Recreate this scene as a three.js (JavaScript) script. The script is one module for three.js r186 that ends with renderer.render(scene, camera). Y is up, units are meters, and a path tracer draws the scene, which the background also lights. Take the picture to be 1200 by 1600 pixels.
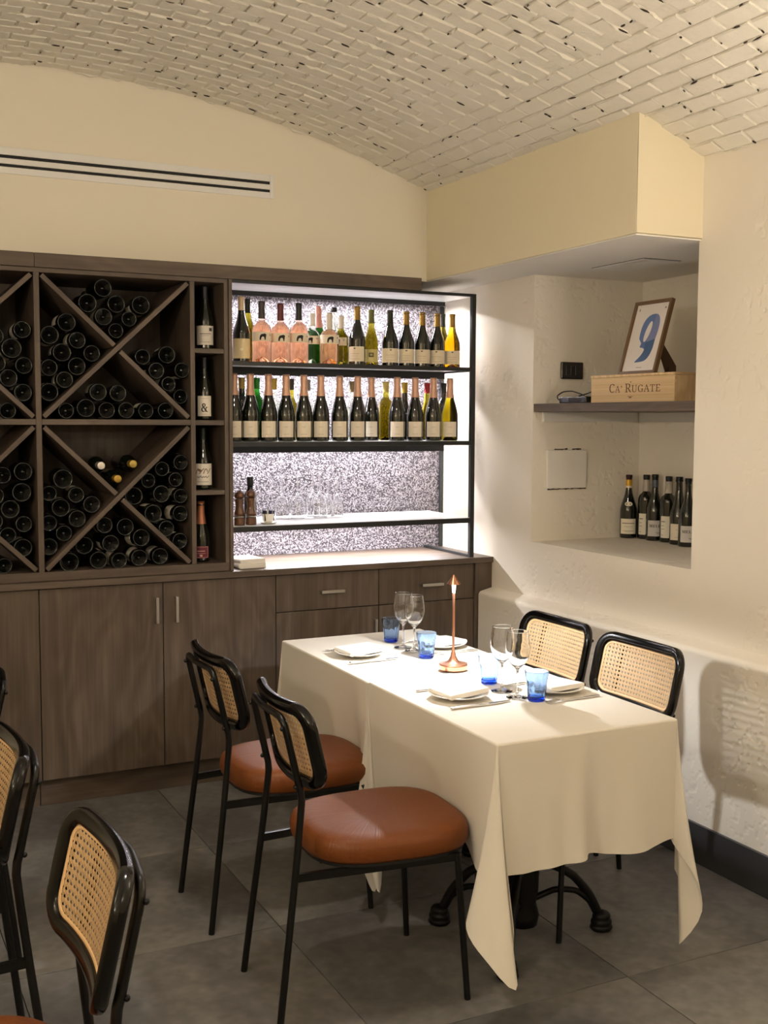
import * as THREE from 'three';
import { mergeGeometries, mergeVertices } from 'three/addons/utils/BufferGeometryUtils.js';
import { RoundedBoxGeometry } from 'three/addons/geometries/RoundedBoxGeometry.js';
import { RectAreaLightUniformsLib } from 'three/addons/lights/RectAreaLightUniformsLib.js';

// ------------------------------------------------------------------ camera, light, exposure
const scene = new THREE.Scene();
scene.background = new THREE.Color(0x000000);
const camera = new THREE.PerspectiveCamera(2 * Math.atan(800 / 1770) * 180 / Math.PI, 0.75, 0.05, 40);
camera.position.set(0, 1.6, 0);
camera.rotation.order = 'YXZ';
const R = (d) => d * Math.PI / 180;
camera.rotation.set(R(-4.62), R(-26.17), R(0.23));
camera.updateMatrixWorld(true); camera.updateProjectionMatrix();
const renderer = new THREE.WebGLRenderer({ antialias: true });
renderer.toneMapping = THREE.LinearToneMapping;
renderer.toneMappingExposure = 1.1;
renderer.shadowMap.enabled = true;
RectAreaLightUniformsLib.init();

const WARM = new THREE.Color().setRGB(1.0, 0.895, 0.765);
const COOL = new THREE.Color().setRGB(1.0, 0.97, 1.0);
const SCONCES = [ // x, y, z, candela, side of the room; unseen, all but the first added fill
  [2.68, 1.95, -1.85, 2.0, 1], [2.68, 1.95, 0.7, 2.4, 1], [-1.06, 1.95, -1.5, 6.6, -1], [-1.06, 1.95, 0.9, 5.2, -1],
];
const CEILING_SPOT = 4.0;  // candela of the ceiling downlight
const LED_STRIP = 200;      // radiance of the shelf LED strips
const TABLE_LAMP = 2.7;   // candela of the table lamp

// ------------------------------------------------------------------ helpers
let seed = 12345;
const rnd = () => { seed = (seed * 1664525 + 1013904223) >>> 0; return seed / 4294967296; };
const rr = (a, b) => a + (b - a) * rnd();
const V = (x, y, z) => new THREE.Vector3(x, y, z);
// a photo pixel (1200 x 1600) to the point where its ray meets a plane of the room
function onPlane(u, v, axis, val) {
  const d = V((u - 600) / 1770, (800 - v) / 1770, -1).applyQuaternion(camera.quaternion);
  const o = camera.position, t = (val - o[axis]) / d[axis];
  return V(o.x + t * d.x, o.y + t * d.y, o.z + t * d.z);
}
const names = {};
function numbered(n) {
  const k = names[n] || 0; names[n] = k + 1;
  return k ? `${n}_${String(k).padStart(3, '0')}` : n;
}
function shadow(o) { o.traverse((c) => { if (c.isMesh) { c.castShadow = true; c.receiveShadow = true; } }); return o; }
function tag(o, label, category, group, kind) {
  if (label) o.userData.label = label;
  if (category) o.userData.category = category;
  if (group) o.userData.group = group;
  if (kind) o.userData.kind = kind;
  return o;
}
function thing(name, label, category, pos = [0, 0, 0], turn = 0, group) {
  const o = new THREE.Group(); o.name = numbered(name); o.position.set(...pos); o.rotation.y = turn; scene.add(o);
  return tag(o, label, category, group);
}
function part(parent, name, geo, mat, label) {
  const m = new THREE.Mesh(geo, mat); m.name = name; m.castShadow = m.receiveShadow = true; parent.add(m);
  if (label) m.userData.label = label;
  return m;
}
function single(name, geo, mat, label, category, pos = [0, 0, 0], group) {
  const m = new THREE.Mesh(geo, mat); m.name = numbered(name); m.position.set(...pos); m.castShadow = m.receiveShadow = true; scene.add(m);
  return tag(m, label, category, group);
}
function struct(name, geo, mat, label) {
  const m = new THREE.Mesh(geo, mat); m.name = name; m.castShadow = m.receiveShadow = true; scene.add(m);
  return tag(m, label, null, null, 'structure');
}
function copyOf(o, pos, turn, label, group) {
  const c = o.clone(); c.name = numbered(o.name.replace(/_\d{3}$/, '')); scene.add(c);
  c.userData = { ...o.userData };
  c.position.set(...pos); if (turn !== undefined) c.rotation.y = turn;
  if (label) c.userData.label = label;
  if (group) c.userData.group = group;
  return c;
}
function clean(g) {
  let n = g.index ? g.toNonIndexed() : g.clone();
  for (const k of Object.keys(n.attributes)) if (!['position', 'normal', 'uv'].includes(k)) n.deleteAttribute(k);
  if (!n.attributes.uv) n.setAttribute('uv', new THREE.BufferAttribute(new Float32Array(n.attributes.position.count * 2), 2));
  if (!n.attributes.normal) n.computeVertexNormals();
  return n;
}
const join = (list) => mergeGeometries(list.map(clean), false);
// uv in metres from the dominant normal axis; grain: the axis the texture's v runs along
function boxUV(g, grain = 'y', off = [0, 0]) {
  g = g.index ? g.toNonIndexed() : g;
  const p = g.attributes.position, n = g.attributes.normal, uv = new Float32Array(p.count * 2);
  const ax = ['x', 'y', 'z'], gi = ax.indexOf(grain);
  const P = (i, k) => k === 0 ? p.getX(i) : k === 1 ? p.getY(i) : p.getZ(i);
  for (let i = 0; i < p.count; i++) {
    const a = [Math.abs(n.getX(i)), Math.abs(n.getY(i)), Math.abs(n.getZ(i))];
    const d = a.indexOf(Math.max(...a));
    let rest = [0, 1, 2].filter((k) => k !== d);
    let vAx = rest.includes(gi) ? gi : rest[1];
    let uAx = rest.find((k) => k !== vAx);
    uv[2 * i] = P(i, uAx) + off[0]; uv[2 * i + 1] = P(i, vAx) + off[1];
  }
  g.setAttribute('uv', new THREE.BufferAttribute(uv, 2));
  return g;
}
// box from corner to corner with slightly eased edges
function boxC(x0, y0, z0, x1, y1, z1, grain = 'y', r = 0.0015, off) {
  const w = Math.abs(x1 - x0), h = Math.abs(y1 - y0), d = Math.abs(z1 - z0);
  const g = r > 0 ? new RoundedBoxGeometry(w, h, d, 1, Math.min(r, w / 3, h / 3, d / 3)) : new THREE.BoxGeometry(w, h, d);
  g.translate((x0 + x1) / 2, (y0 + y1) / 2, (z0 + z1) / 2);
  return boxUV(g, grain, off || [0, 0]);
}
function tube(pts, r, seg = 8, per = 6, closed = false) {
  const c = new THREE.CatmullRomCurve3(pts.map((p) => p.isVector3 ? p : V(...p)), closed, 'catmullrom', 0.3);
  return new THREE.TubeGeometry(c, Math.max(2, (pts.length - 1) * per), r, seg, closed);
}
function rod(a, b, r0, r1 = r0, seg = 10) {
  const A = V(...a), B = V(...b), L = A.distanceTo(B);
  const g = new THREE.CylinderGeometry(r1, r0, L, seg, 1);
  g.applyQuaternion(new THREE.Quaternion().setFromUnitVectors(V(0, 1, 0), B.clone().sub(A).normalize()));
  g.translate(...A.clone().add(B).multiplyScalar(0.5).toArray());
  return g;
}
const lathe = (pts, seg = 24) => new THREE.LatheGeometry(pts.map((p) => new THREE.Vector2(p[0], p[1])), seg);
function sheet(nu, nv, fn, wrapU = false) {
  const pos = [], uv = [], idx = [];
  for (let j = 0; j <= nv; j++) for (let i = 0; i <= nu; i++) {
    const p = fn(i / nu, j / nv); pos.push(p[0], p[1], p[2]); uv.push(p[3] ?? i / nu, p[4] ?? j / nv);
  }
  for (let j = 0; j < nv; j++) for (let i = 0; i < nu; i++) {
    const a = j * (nu + 1) + i, b = a + 1, c = a + nu + 1, d = c + 1; idx.push(a, b, d, a, d, c);
  }
  const g = new THREE.BufferGeometry();
  g.setAttribute('position', new THREE.Float32BufferAttribute(pos, 3));
  g.setAttribute('uv', new THREE.Float32BufferAttribute(uv, 2));
  g.setIndex(idx); g.computeVertexNormals();
  return g;
}

// ------------------------------------------------------------------ procedural textures
function lattice(n, s) {
  const a = new Float32Array(n * n); let k = (s * 7919 + 17) >>> 0;
  for (let i = 0; i < a.length; i++) { k = (k * 1664525 + 1013904223) >>> 0; a[i] = k / 4294967296; }
  return a;
}
function noiseField(fx, fy, s) { // periodic value noise
  const n = Math.max(fx, fy), L = lattice(n, s);
  return (u, v) => {
    const x = u * fx, y = v * fy, xi = Math.floor(x), yi = Math.floor(y);
    let a = x - xi, b = y - yi; a = a * a * (3 - 2 * a); b = b * b * (3 - 2 * b);
    const w = (p, q) => L[(((q % fy) + fy) % fy) * n + (((p % fx) + fx) % fx)];
    return (w(xi, yi) * (1 - a) + w(xi + 1, yi) * a) * (1 - b) + (w(xi, yi + 1) * (1 - a) + w(xi + 1, yi + 1) * a) * b;
  };
}
function fbm(fx, fy, oct, s, gain = 0.5) {
  const f = []; let tot = 0, amp = 1; const A = [];
  for (let o = 0; o < oct; o++) { f.push(noiseField(fx << o, fy << o, s + o * 13)); A.push(amp); tot += amp; amp *= gain; }
  return (u, v) => { let r = 0; for (let o = 0; o < oct; o++) r += A[o] * f[o](u, v); return r / tot; };
}
function tex(size, fn, { srgb = true, rep = [1, 1] } = {}) {
  const d = new Uint8Array(size * size * 4);
  for (let j = 0; j < size; j++) for (let i = 0; i < size; i++) {
    const c = fn(i / size, j / size), k = (j * size + i) * 4;
    if (typeof c === 'number') d[k] = d[k + 1] = d[k + 2] = Math.max(0, Math.min(255, c * 255));
    else for (let q = 0; q < 3; q++) d[k + q] = Math.max(0, Math.min(255, c[q]));
    d[k + 3] = 255;
  }
  const t = new THREE.DataTexture(d, size, size, THREE.RGBAFormat);
  t.wrapS = t.wrapT = THREE.RepeatWrapping; t.magFilter = THREE.LinearFilter; t.minFilter = THREE.LinearMipmapLinearFilter; t.generateMipmaps = true;
  if (srgb) t.colorSpace = THREE.SRGBColorSpace;
  t.repeat.set(...rep); t.needsUpdate = true;
  return t;
}
function canvasTex(w, h, draw) {
  const c = document.createElement('canvas'); c.width = w; c.height = h;
  draw(c.getContext('2d'), w, h);
  const t = new THREE.CanvasTexture(c); t.colorSpace = THREE.SRGBColorSpace; t.magFilter = THREE.LinearFilter;
  return t;
}
const mix = (a, b, t) => a.map((x, i) => x + (b[i] - x) * t);
const std = (o) => new THREE.MeshStandardMaterial({ side: THREE.DoubleSide, ...o });
const phys = (o) => new THREE.MeshPhysicalMaterial({ side: THREE.DoubleSide, ...o });

const woodTex = (() => { // 1.2 m square of grey-brown laminate, grain along v
  const a = fbm(40, 3, 4, 3), b = fbm(7, 2, 3, 9), c = fbm(150, 5, 2, 21);
  return tex(1024, (u, v) => {
    const warp = b(u, v);
    const ring = 0.5 + 0.5 * Math.sin((u * 9 + warp * 5.5) * 6.283);
    const t = 0.40 * a(u, v) + 0.28 * ring * warp + 0.3 * c(u, v) + 0.12 * warp;
    return mix([74, 62, 52], [116, 100, 86], Math.min(1, Math.max(0, (t - 0.25) * 1.5)));
  }, { rep: [1 / 1.2, 1 / 1.2] });
})();
const woodX = woodTex.clone(); woodX.rotation = 0; woodX.needsUpdate = true;
const pineTex = (() => {
  const a = fbm(3, 40, 4, 33), b = fbm(2, 6, 3, 39);
  return tex(512, (u, v) => { const r = 0.5 + 0.5 * Math.sin((v * 9 + b(u, v) * 4) * 6.283); const t = 0.5 * a(u, v) + 0.35 * r; return mix([188, 154, 110], [226, 200, 158], t * 1.1); }, { rep: [2.5, 2.5] });
})();
const plasterBump = (() => {
  const a = fbm(8, 8, 4, 51), p = fbm(60, 60, 2, 57), q = fbm(5, 5, 2, 61);
  return tex(1024, (u, v) => { const pits = Math.max(0, p(u, v) - 0.56) * 4 * Math.max(0, q(u, v) - 0.30); return 0.45 * a(u, v) + 0.5 - pits; }, { srgb: false, rep: [0.7, 0.7] });
})();
const smoothBump = (() => { const a = fbm(4, 4, 4, 71); return tex(512, (u, v) => a(u, v), { srgb: false, rep: [0.8, 0.8] }); })();
const brickBump = (() => { const a = fbm(14, 14, 5, 81, 0.6), c = fbm(5, 5, 2, 85); return tex(1024, (u, v) => 0.65 * a(u, v) + 0.35 * c(u, v), { srgb: false, rep: [2.2, 2.2] }); })();
const tileTex = (() => {
  const a = fbm(3, 4, 6, 91, 0.55), b = fbm(9, 2, 4, 97), c = fbm(60, 60, 2, 99);
  return tex(1024, (u, v) => { const t = 0.55 * a(u, v) + 0.3 * b(u, v) + 0.15 * c(u, v); return mix([82, 80, 79], [150, 147, 142], Math.min(1, Math.max(0, (t - 0.3) * 2.4))); }, { rep: [0.62, 0.62] });
})();
const tileRough = (() => { const a = fbm(6, 6, 4, 101); return tex(512, (u, v) => 0.62 + 0.3 * a(u, v), { srgb: false, rep: [0.9, 0.9] }); })();
const hammered = (() => { const a = fbm(170, 170, 2, 111, 0.45); return tex(1024, (u, v) => { const t = a(u, v); return Math.min(1, Math.max(0, (t - 0.25) * 2)); }, { srgb: false, rep: [1.25, 1.25] }); })();
const hammeredCol = (() => { const a = fbm(170, 170, 2, 111, 0.45); return tex(1024, (u, v) => { const t = Math.min(1, Math.max(0, (a(u, v) - 0.33) * 3)); return mix([62, 57, 61], [150, 144, 149], t); }, { rep: [1.25, 1.25] }); })();
const weave = tex(256, (u, v) => 0.5 + 0.25 * Math.sin(u * 6.283 * 64) + 0.25 * Math.sin(v * 6.283 * 64), { srgb: false, rep: [12, 12] });
const leatherBump = (() => { const a = fbm(60, 60, 3, 121); return tex(512, (u, v) => a(u, v), { srgb: false, rep: [3, 3] }); })();

// ------------------------------------------------------------------ materials
const M = {
  creamBack: std({ color: 0xe8e0ce, roughness: 0.85, bumpMap: smoothBump, bumpScale: 0.004 }),
  cream: std({ color: 0xe4d9bd, roughness: 0.85, bumpMap: smoothBump, bumpScale: 0.004 }),
  white: std({ color: 0xe9e4dc, roughness: 0.85, bumpMap: smoothBump, bumpScale: 0.004 }),
  plaster: std({ color: 0xe8e0d2, roughness: 0.8, bumpMap: plasterBump, bumpScale: 0.0045 }),
  brick: std({ color: 0xe2dccf, roughness: 0.75, bumpMap: brickBump, bumpScale: 0.006 }),
  mortar: std({ color: 0xdfd9cb, roughness: 0.8, bumpMap: brickBump, bumpScale: 0.009 }),
  gap: std({ color: 0x382f26, roughness: 0.95 }),
  tile: std({ map: tileTex, roughnessMap: tileRough, roughness: 0.62 }),
  grout: std({ color: 0x2f2c29, roughness: 0.95 }),
  wood: std({ map: woodTex, roughness: 0.5 }),
  skirt: std({ color: 0x3a3a3c, roughness: 0.35 }),
  steel: std({ color: 0xb9b4ac, metalness: 0.9, roughness: 0.35 }),
  cutlery: std({ color: 0xd6d4d0, metalness: 1, roughness: 0.16 }),
  blackFrame: std({ color: 0x2b2c2c, roughness: 0.45, metalness: 0.4 }),
  blackMatte: std({ color: 0x0b0b0b, roughness: 0.6 }),
  hammered: std({ map: hammeredCol, roughness: 0.42, metalness: 0.35, bumpMap: hammered, bumpScale: 0.002 }),
  shelfWhite: std({ color: 0xd8d8d8, roughness: 0.35 }),
  glassShelf: phys({ color: 0xeaf4ef, roughness: 0.25, transmission: 0.25, thickness: 0 }),
  blackLacquer: phys({ color: 0x040303, roughness: 0.17, specularIntensity: 0.75 }),
  blackTube: phys({ color: 0x070606, roughness: 0.32, specularIntensity: 0.8 }),
  cane: std({ color: 0xcfae82, roughness: 0.55 }),
  leather: phys({ color: 0x6f3b14, roughness: 0.48, bumpMap: leatherBump, bumpScale: 0.0006, specularIntensity: 0.7 }),
  cloth: phys({ color: 0xe0d9cd, roughness: 0.9, bumpMap: weave, bumpScale: 0.0004, sheen: 0.2, sheenRoughness: 0.6 }),
  napkin: std({ color: 0xf3eee6, roughness: 0.9, bumpMap: weave, bumpScale: 0.0004 }),
  china: phys({ color: 0xf0ebe2, roughness: 0.25, clearcoat: 0.6, clearcoatRoughness: 0.1 }),
  glass: phys({ color: 0xffffff, roughness: 0.02, transmission: 1, thickness: 0.002, ior: 1.45 }),
  blueGlass: phys({ color: 0xdfeaff, roughness: 0.03, transmission: 1, thickness: 0.004, ior: 1.45, attenuationColor: new THREE.Color().setRGB(0.22, 0.5, 0.97), attenuationDistance: 0.013 }),
  copper: phys({ color: 0xc98f72, metalness: 0.95, roughness: 0.3 }),
  iron: std({ color: 0x131212, roughness: 0.45, metalness: 0.5 }),
  tableWood: std({ color: 0x3d2c20, roughness: 0.6 }),
  darkGlass: phys({ color: 0x0b0f08, roughness: 0.06, clearcoat: 1, clearcoatRoughness: 0.03 }),
  rackGlass: phys({ color: 0x060706, roughness: 0.18, specularIntensity: 0.6 }),
  rackRim: phys({ color: 0x2b2f2d, roughness: 0.22, clearcoat: 0.6, clearcoatRoughness: 0.1 }),  // paler than the bottle glass: the rim highlight is put into the colour
  oliveGlass: phys({ color: 0xffffff, roughness: 0.04, transmission: 1, thickness: 0.05, ior: 1.3, attenuationColor: new THREE.Color().setRGB(0.42, 0.36, 0.03), attenuationDistance: 0.03 }),
  yellowGlass: phys({ color: 0xffffff, roughness: 0.04, transmission: 1, thickness: 0.05, ior: 1.3, attenuationColor: new THREE.Color().setRGB(0.75, 0.55, 0.06), attenuationDistance: 0.03 }),
  roseGlass: phys({ color: 0xffffff, roughness: 0.2, transmission: 1, thickness: 0.05, ior: 1.2, attenuationColor: new THREE.Color().setRGB(0.93, 0.58, 0.37), attenuationDistance: 0.05 }),
  greenGlass: phys({ color: 0xffffff, roughness: 0.04, transmission: 1, thickness: 0.05, ior: 1.3, attenuationColor: new THREE.Color().setRGB(0.12, 0.45, 0.1), attenuationDistance: 0.016 }),
  clearBottle: phys({ color: 0xf2f5ee, roughness: 0.04, transmission: 1, thickness: 0.05, ior: 1.15, attenuationColor: new THREE.Color().setRGB(0.7, 0.8, 0.6), attenuationDistance: 0.1 }),
  paper: std({ color: 0xe8dcc6, roughness: 0.8 }),
  pine: std({ map: pineTex, roughness: 0.65 }),
  frameWood: std({ color: 0x6d5338, roughness: 0.5 }),
  easel: std({ color: 0x4a3524, roughness: 0.7 }),
  millWood: phys({ color: 0x5e3a20, roughness: 0.35, clearcoat: 0.5, clearcoatRoughness: 0.2 }),
  plasticBlack: phys({ color: 0x0c0c0c, roughness: 0.25, clearcoat: 0.5 }),
  plasticWhite: std({ color: 0xe6e4e0, roughness: 0.5 }),
  lampGlow: std({ color: 0xffffff, emissive: 0xfff6ea, emissiveIntensity: 3 }),
  ledGlow: std({ color: 0xffffff, emissive: 0xfdfaff, emissiveIntensity: 4 }),
  globe: std({ color: 0xffffff, emissive: 0xffd9a0, emissiveIntensity: 2.5 }),
};

// ------------------------------------------------------------------ the room
const XR = 2.88, XL = 2.80, ZB = -4.80, ZR = -5.20, ZF = 2.6, XLEFT = -1.28, LEDGE = 0.78;
const VC = { x: 0.8, y: -1.99, r: 5.0 };                     // the barrel vault's circle, axis along z
const vaultY = (x) => VC.y + Math.sqrt(VC.r * VC.r - (x - VC.x) ** 2);

// floor: a grout bed with tiles laid on it
{
  const floor = struct('floor', boxC(XLEFT - 0.15, -0.12, ZR - 0.2, 3.65, -0.006, ZF + 0.15, 'x', 0), M.grout, 'dark grey stone tile floor');
  const xs = [-1.93, -1.14, -0.35, 0.44, 1.24, 2.03, 2.82, 3.61], z0 = -2.52, dz = 0.745;
  const geos = {};
  for (let i = 0; i < xs.length - 1; i++) for (let j = -4; j < 7; j++) {
    const xa = Math.max(xs[i], XLEFT) + 0.0015, xb = Math.min(xs[i + 1], XL + 0.02) - 0.0015;
    const za = z0 + j * dz + 0.0015, zb = z0 + (j + 1) * dz - 0.0015;
    if (xb - xa < 0.02 || za > ZF || zb < ZR - 0.1) continue;
    const g = boxC(xa, -0.0059, Math.max(za, ZR), xb, 0.0, Math.min(zb, ZF), 'z', 0.001, [rr(0, 3), rr(0, 3)]);
    part(floor, 'tile', g, M.tile);
  }
}
// back wall: plain above the rack, set back behind it
struct('wall_back', join([boxC(XLEFT - 0.15, 2.257, ZR - 0.2, XR + 0.1, 3.06, ZB, 'y', 0), boxC(XLEFT - 0.15, 0, ZR - 0.2, XR + 0.75, 2.257, ZR, 'y', 0)]), M.creamBack, 'cream painted wall above the wine rack');
struct('wall_left', boxC(XLEFT - 0.15, 0, ZR, XLEFT, 2.7, ZF, 'y', 0), M.cream, 'cream wall opposite the niche');
struct('wall_front', boxC(XLEFT - 0.15, 0, ZF, 3.6, 3.1, ZF + 0.15, 'y', 0), M.cream, 'cream wall facing the wine rack');
// right wall with niche, lower part thicker up to a ledge
const NZ0 = -4.335, NZ1 = -3.262, NY0 = 1.05, NXB = 3.49, SOF = 2.257;
{
  const ledge = new THREE.Shape(); // lower wall section, soft top edge
  ledge.moveTo(XL, 0); ledge.lineTo(XL, LEDGE - 0.02); ledge.quadraticCurveTo(XL, LEDGE, XL + 0.02, LEDGE + 0.003); ledge.lineTo(XR + 0.01, LEDGE + 0.02); ledge.lineTo(XR + 0.01, 0);
  const lg = new THREE.ExtrudeGeometry(ledge, { depth: ZF + 4.66, bevelEnabled: false }); lg.translate(0, 0, -4.66);
  struct('wall_right', join([
    boxC(XR, 0, ZR - 0.2, 3.62, NY0, ZF, 'y', 0), boxC(XR, NY0, ZR - 0.2, 3.62, SOF, NZ0, 'y', 0), boxC(XR, NY0, NZ1, 3.62, 2.62, ZF, 'y', 0),
    boxC(NXB, NY0, NZ0, 3.62, SOF, NZ1, 'y', 0), boxUV(lg, 'y'),
  ]), M.plaster, 'rough white plaster wall with a niche');
  struct('baseboard_right', boxC(XL - 0.012, 0, -4.64, XL + 0.001, 0.145, ZF, 'z', 0.002), M.skirt, 'dark slate baseboard');
}
// boxed-in beam over the niche
struct('wall_beam', boxC(2.578, SOF + 0.003, ZR - 0.2, 3.62, 2.95, -3.247, 'y', 0.004), M.cream, 'cream boxed-in beam under the vault');
struct('trim_1', boxC(2.582, SOF - 0.001, ZR, NXB + 0.01, SOF + 0.004, -3.251, 'y', 0), M.white, 'white painted underside of the beam');

// ceiling: barrel vault of painted bricks
{
  const sh = new THREE.Shape(), N = 60, xa = XLEFT - 0.12, xb = XR + 0.12;
  for (let i = 0; i <= N; i++) { const x = xa + (xb - xa) * i / N; i ? sh.lineTo(x, vaultY(x)) : sh.moveTo(x, vaultY(x)); }
  for (let i = N; i >= 0; i--) { const x = xa + (xb - xa) * i / N; sh.lineTo(x, vaultY(x) + 0.2); }
  const g = new THREE.ExtrudeGeometry(sh, { depth: ZF - ZR + 0.3, bevelEnabled: false, steps: 1 }); g.translate(0, 0, ZR - 0.2);
  const p = g.attributes.position, uv = new Float32Array(p.count * 2);
  for (let i = 0; i < p.count; i++) { uv[2 * i] = p.getX(i); uv[2 * i + 1] = p.getZ(i); }
  g.setAttribute('uv', new THREE.BufferAttribute(uv, 2));
  const ceiling = struct('ceiling', g, M.mortar, 'white painted brick barrel vault');
  // brick variants: worn, slightly bulged blocks
  function brickGeo(L, W, T) {
    const pos = [], idx = [], uv = []; const ou = rr(0, 2), ov = rr(0, 2);
    const j = () => rr(-0.0025, 0.0025);
    const ring = (ins, y, jit) => { const o = []; for (const [sx, sz] of [[-1, -1], [1, -1], [1, 1], [-1, 1]]) { o.push(pos.length / 3); const x = sx * (L / 2 - ins) + (jit ? j() : 0), z = sz * (W / 2 - ins) + (jit ? j() : 0); pos.push(x, y + (jit ? rr(-0.0008, 0.0008) : 0), z); uv.push(x + ou, z + ov); } return o; };
    const a = ring(-0.001, -0.01, false), b = ring(0.0005, T - 0.003, true), c = ring(0.0035, T, true);
    for (const [p0, p1] of [[a, b], [b, c]]) for (let i = 0; i < 4; i++) { const k = (i + 1) % 4; idx.push(p0[i], p1[i], p1[k], p0[i], p1[k], p0[k]); }
    idx.push(c[0], c[3], c[2], c[0], c[2], c[1]);
    const gg = new THREE.BufferGeometry(); gg.setAttribute('position', new THREE.Float32BufferAttribute(pos, 3)); gg.setAttribute('uv', new THREE.Float32BufferAttribute(uv, 2)); gg.setIndex(idx); const fl = gg.toNonIndexed(); fl.computeVertexNormals();
    return fl;
  }
  const LA = 0.132, WA = 0.073, LB = 0.150, WB = 0.073;
  const varA = [], varB = [];
  for (let i = 0; i < 10; i++) { varA.push(brickGeo(LA - 0.006, WA - 0.006, rr(0.005, 0.008))); varB.push(brickGeo(LB - 0.006, WB - 0.006, rr(0.005, 0.008))); }
  const a0 = Math.asin((XR - VC.x) / VC.r);                  // springing angle at the right wall
  const sB = 0.64;                                           // run of courses laid along the vault axis
  const list = [];
  const place = (s, z, alongArc, geo) => {                   // s: arc length up from the right wall
    const th = a0 - s / VC.r, n = V(-Math.sin(th), -Math.cos(th), 0), t = V(-Math.cos(th), Math.sin(th), 0), e = V(0, 0, 1);
    const pnt = V(VC.x + VC.r * Math.sin(th), VC.y + VC.r * Math.cos(th), z);
    const X = alongArc ? t : e; const Zv = X.clone().cross(n);
    const tilt = rr(-0.015, 0.015);
    const m = new THREE.Matrix4().makeBasis(X, n, Zv).multiply(new THREE.Matrix4().makeRotationY(tilt)).multiply(new THREE.Matrix4().makeRotationX(rr(-0.03, 0.03))).multiply(new THREE.Matrix4().makeScale(rr(0.95, 1.0), rr(0.8, 1.25), rr(0.92, 1.0)));
    m.setPosition(pnt);
    const q = pnt.clone().project(camera);
    const inView = q.z < 1 && Math.abs(q.x) < 1.03 && q.y < 1.05 && q.y > -1;
    const behind = pnt.x > 2.60 && z < -3.27;                  // inside the boxed beam
    const d = pnt.distanceTo(camera.position);
    list.push({ m, geo, d, inView: inView && !behind, behind, X, n, Zv, pnt, L: alongArc ? LA : LB, W: alongArc ? WA : WB });
  };
  const zA = -4.79, zE = -1.9;
  let row = 0;
  for (let s = WB / 2; s < sB; s += WB, row++) for (let z = zA + (row % 2 ? 0 : LB / 2); z < zE; z += LB) place(s, z + rr(-0.004, 0.004), false, varB[Math.floor(rnd() * 10)]);
  let col = 0;
  for (let z = zA + WA / 2; z < zE; z += WA, col++) for (let s = sB + (col % 2 ? LA * 0.5 : LA); s < 2.75; s += LA) place(s + rr(-0.004, 0.004), z, true, varA[Math.floor(rnd() * 10)]);
  const seen = list.filter((b) => b.inView).sort((a, b) => a.d - b.d);
  const rest = [];
  seen.forEach((b, i) => { if (i < 298) { const m = part(ceiling, i ? `brick_${String(i).padStart(3, '0')}` : 'brick', b.geo, M.brick); b.m.decompose(m.position, m.quaternion, m.scale); } else rest.push(b); });
  for (const b of list) if (!b.inView && !b.behind) rest.push(b);
  if (rest.length) { const m = part(ceiling, 'remaining_bricks', join(rest.map((b) => b.geo.clone().applyMatrix4(b.m))), M.brick); m.userData.kind = 'stuff'; }
  // beads of paint and mortar standing proud along the joints
  const beads = [];
  for (const b of list) if (!b.behind && rnd() < 0.75) {
    const along = rnd() < 0.7, L = along ? b.L * rr(0.35, 1.0) : b.W * rr(0.4, 0.9), w = rr(0.006, 0.011), n = 7;
    const hgt = rr(0.009, 0.015), ph = rr(0, 6), g3 = sheet(n, 4, (u, v) => { const a = Math.PI * v, k = Math.sin(Math.PI * Math.min(0.98, Math.max(0.02, u))) ** 0.35, ww = w * k * (0.7 + 0.5 * Math.sin(u * 9 + ph)), x = (u - 0.5) * L, z = -Math.cos(a) * ww / 2 + 0.002 * Math.sin(u * 7 + ph), y = -0.002 + Math.sin(a) * (hgt + 0.003 * Math.sin(u * 13 + ph)) * k; return along ? [x, y, z, x, z] : [z, y, x, z, x]; });
    const sx = rnd() < 0.5 ? -1 : 1;
    g3.translate(along ? rr(-0.15, 0.15) * b.L : sx * b.L / 2, 0, along ? sx * b.W / 2 : 0);
    beads.push(g3.applyMatrix4(b.m));
  }
  part(ceiling, 'mortar_beads', join(beads), M.brick).userData.kind = 'stuff';
  // open joints where the paint and mortar have dropped out
  const gaps = [];
  for (const b of list) if (!b.behind && rnd() < 0.5) {
    const n = rnd() < 0.25 ? 2 : 1;
    for (let k = 0; k < n; k++) {
      const end = rnd() < 0.62;
      const l = end ? rr(0.006, 0.022) : rr(0.012, 0.045), w = rr(0.003, 0.007);
      const g2 = new THREE.SphereGeometry(0.5, 6, 4); const ps = g2.attributes.position;
      for (let i = 0; i < ps.count; i++) ps.setXYZ(i, ps.getX(i) * (1 + rr(-.3, .3)), ps.getY(i), ps.getZ(i) * (1 + rr(-.3, .3)));
      g2.scale(end ? w : l, 0.006, end ? l : w); g2.rotateY(rr(-0.3, 0.3));
      const sx = rnd() < 0.5 ? -1 : 1;
      g2.translate(end ? sx * b.L / 2 : rr(-0.4, 0.4) * b.L, 0.0065, end ? rr(-0.45, 0.45) * b.W : sx * b.W / 2);
      gaps.push(g2.applyMatrix4(b.m));
    }
  }
  const gm = part(ceiling, 'open_joints', join(gaps), M.gap); gm.userData.kind = 'stuff';
}

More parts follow.
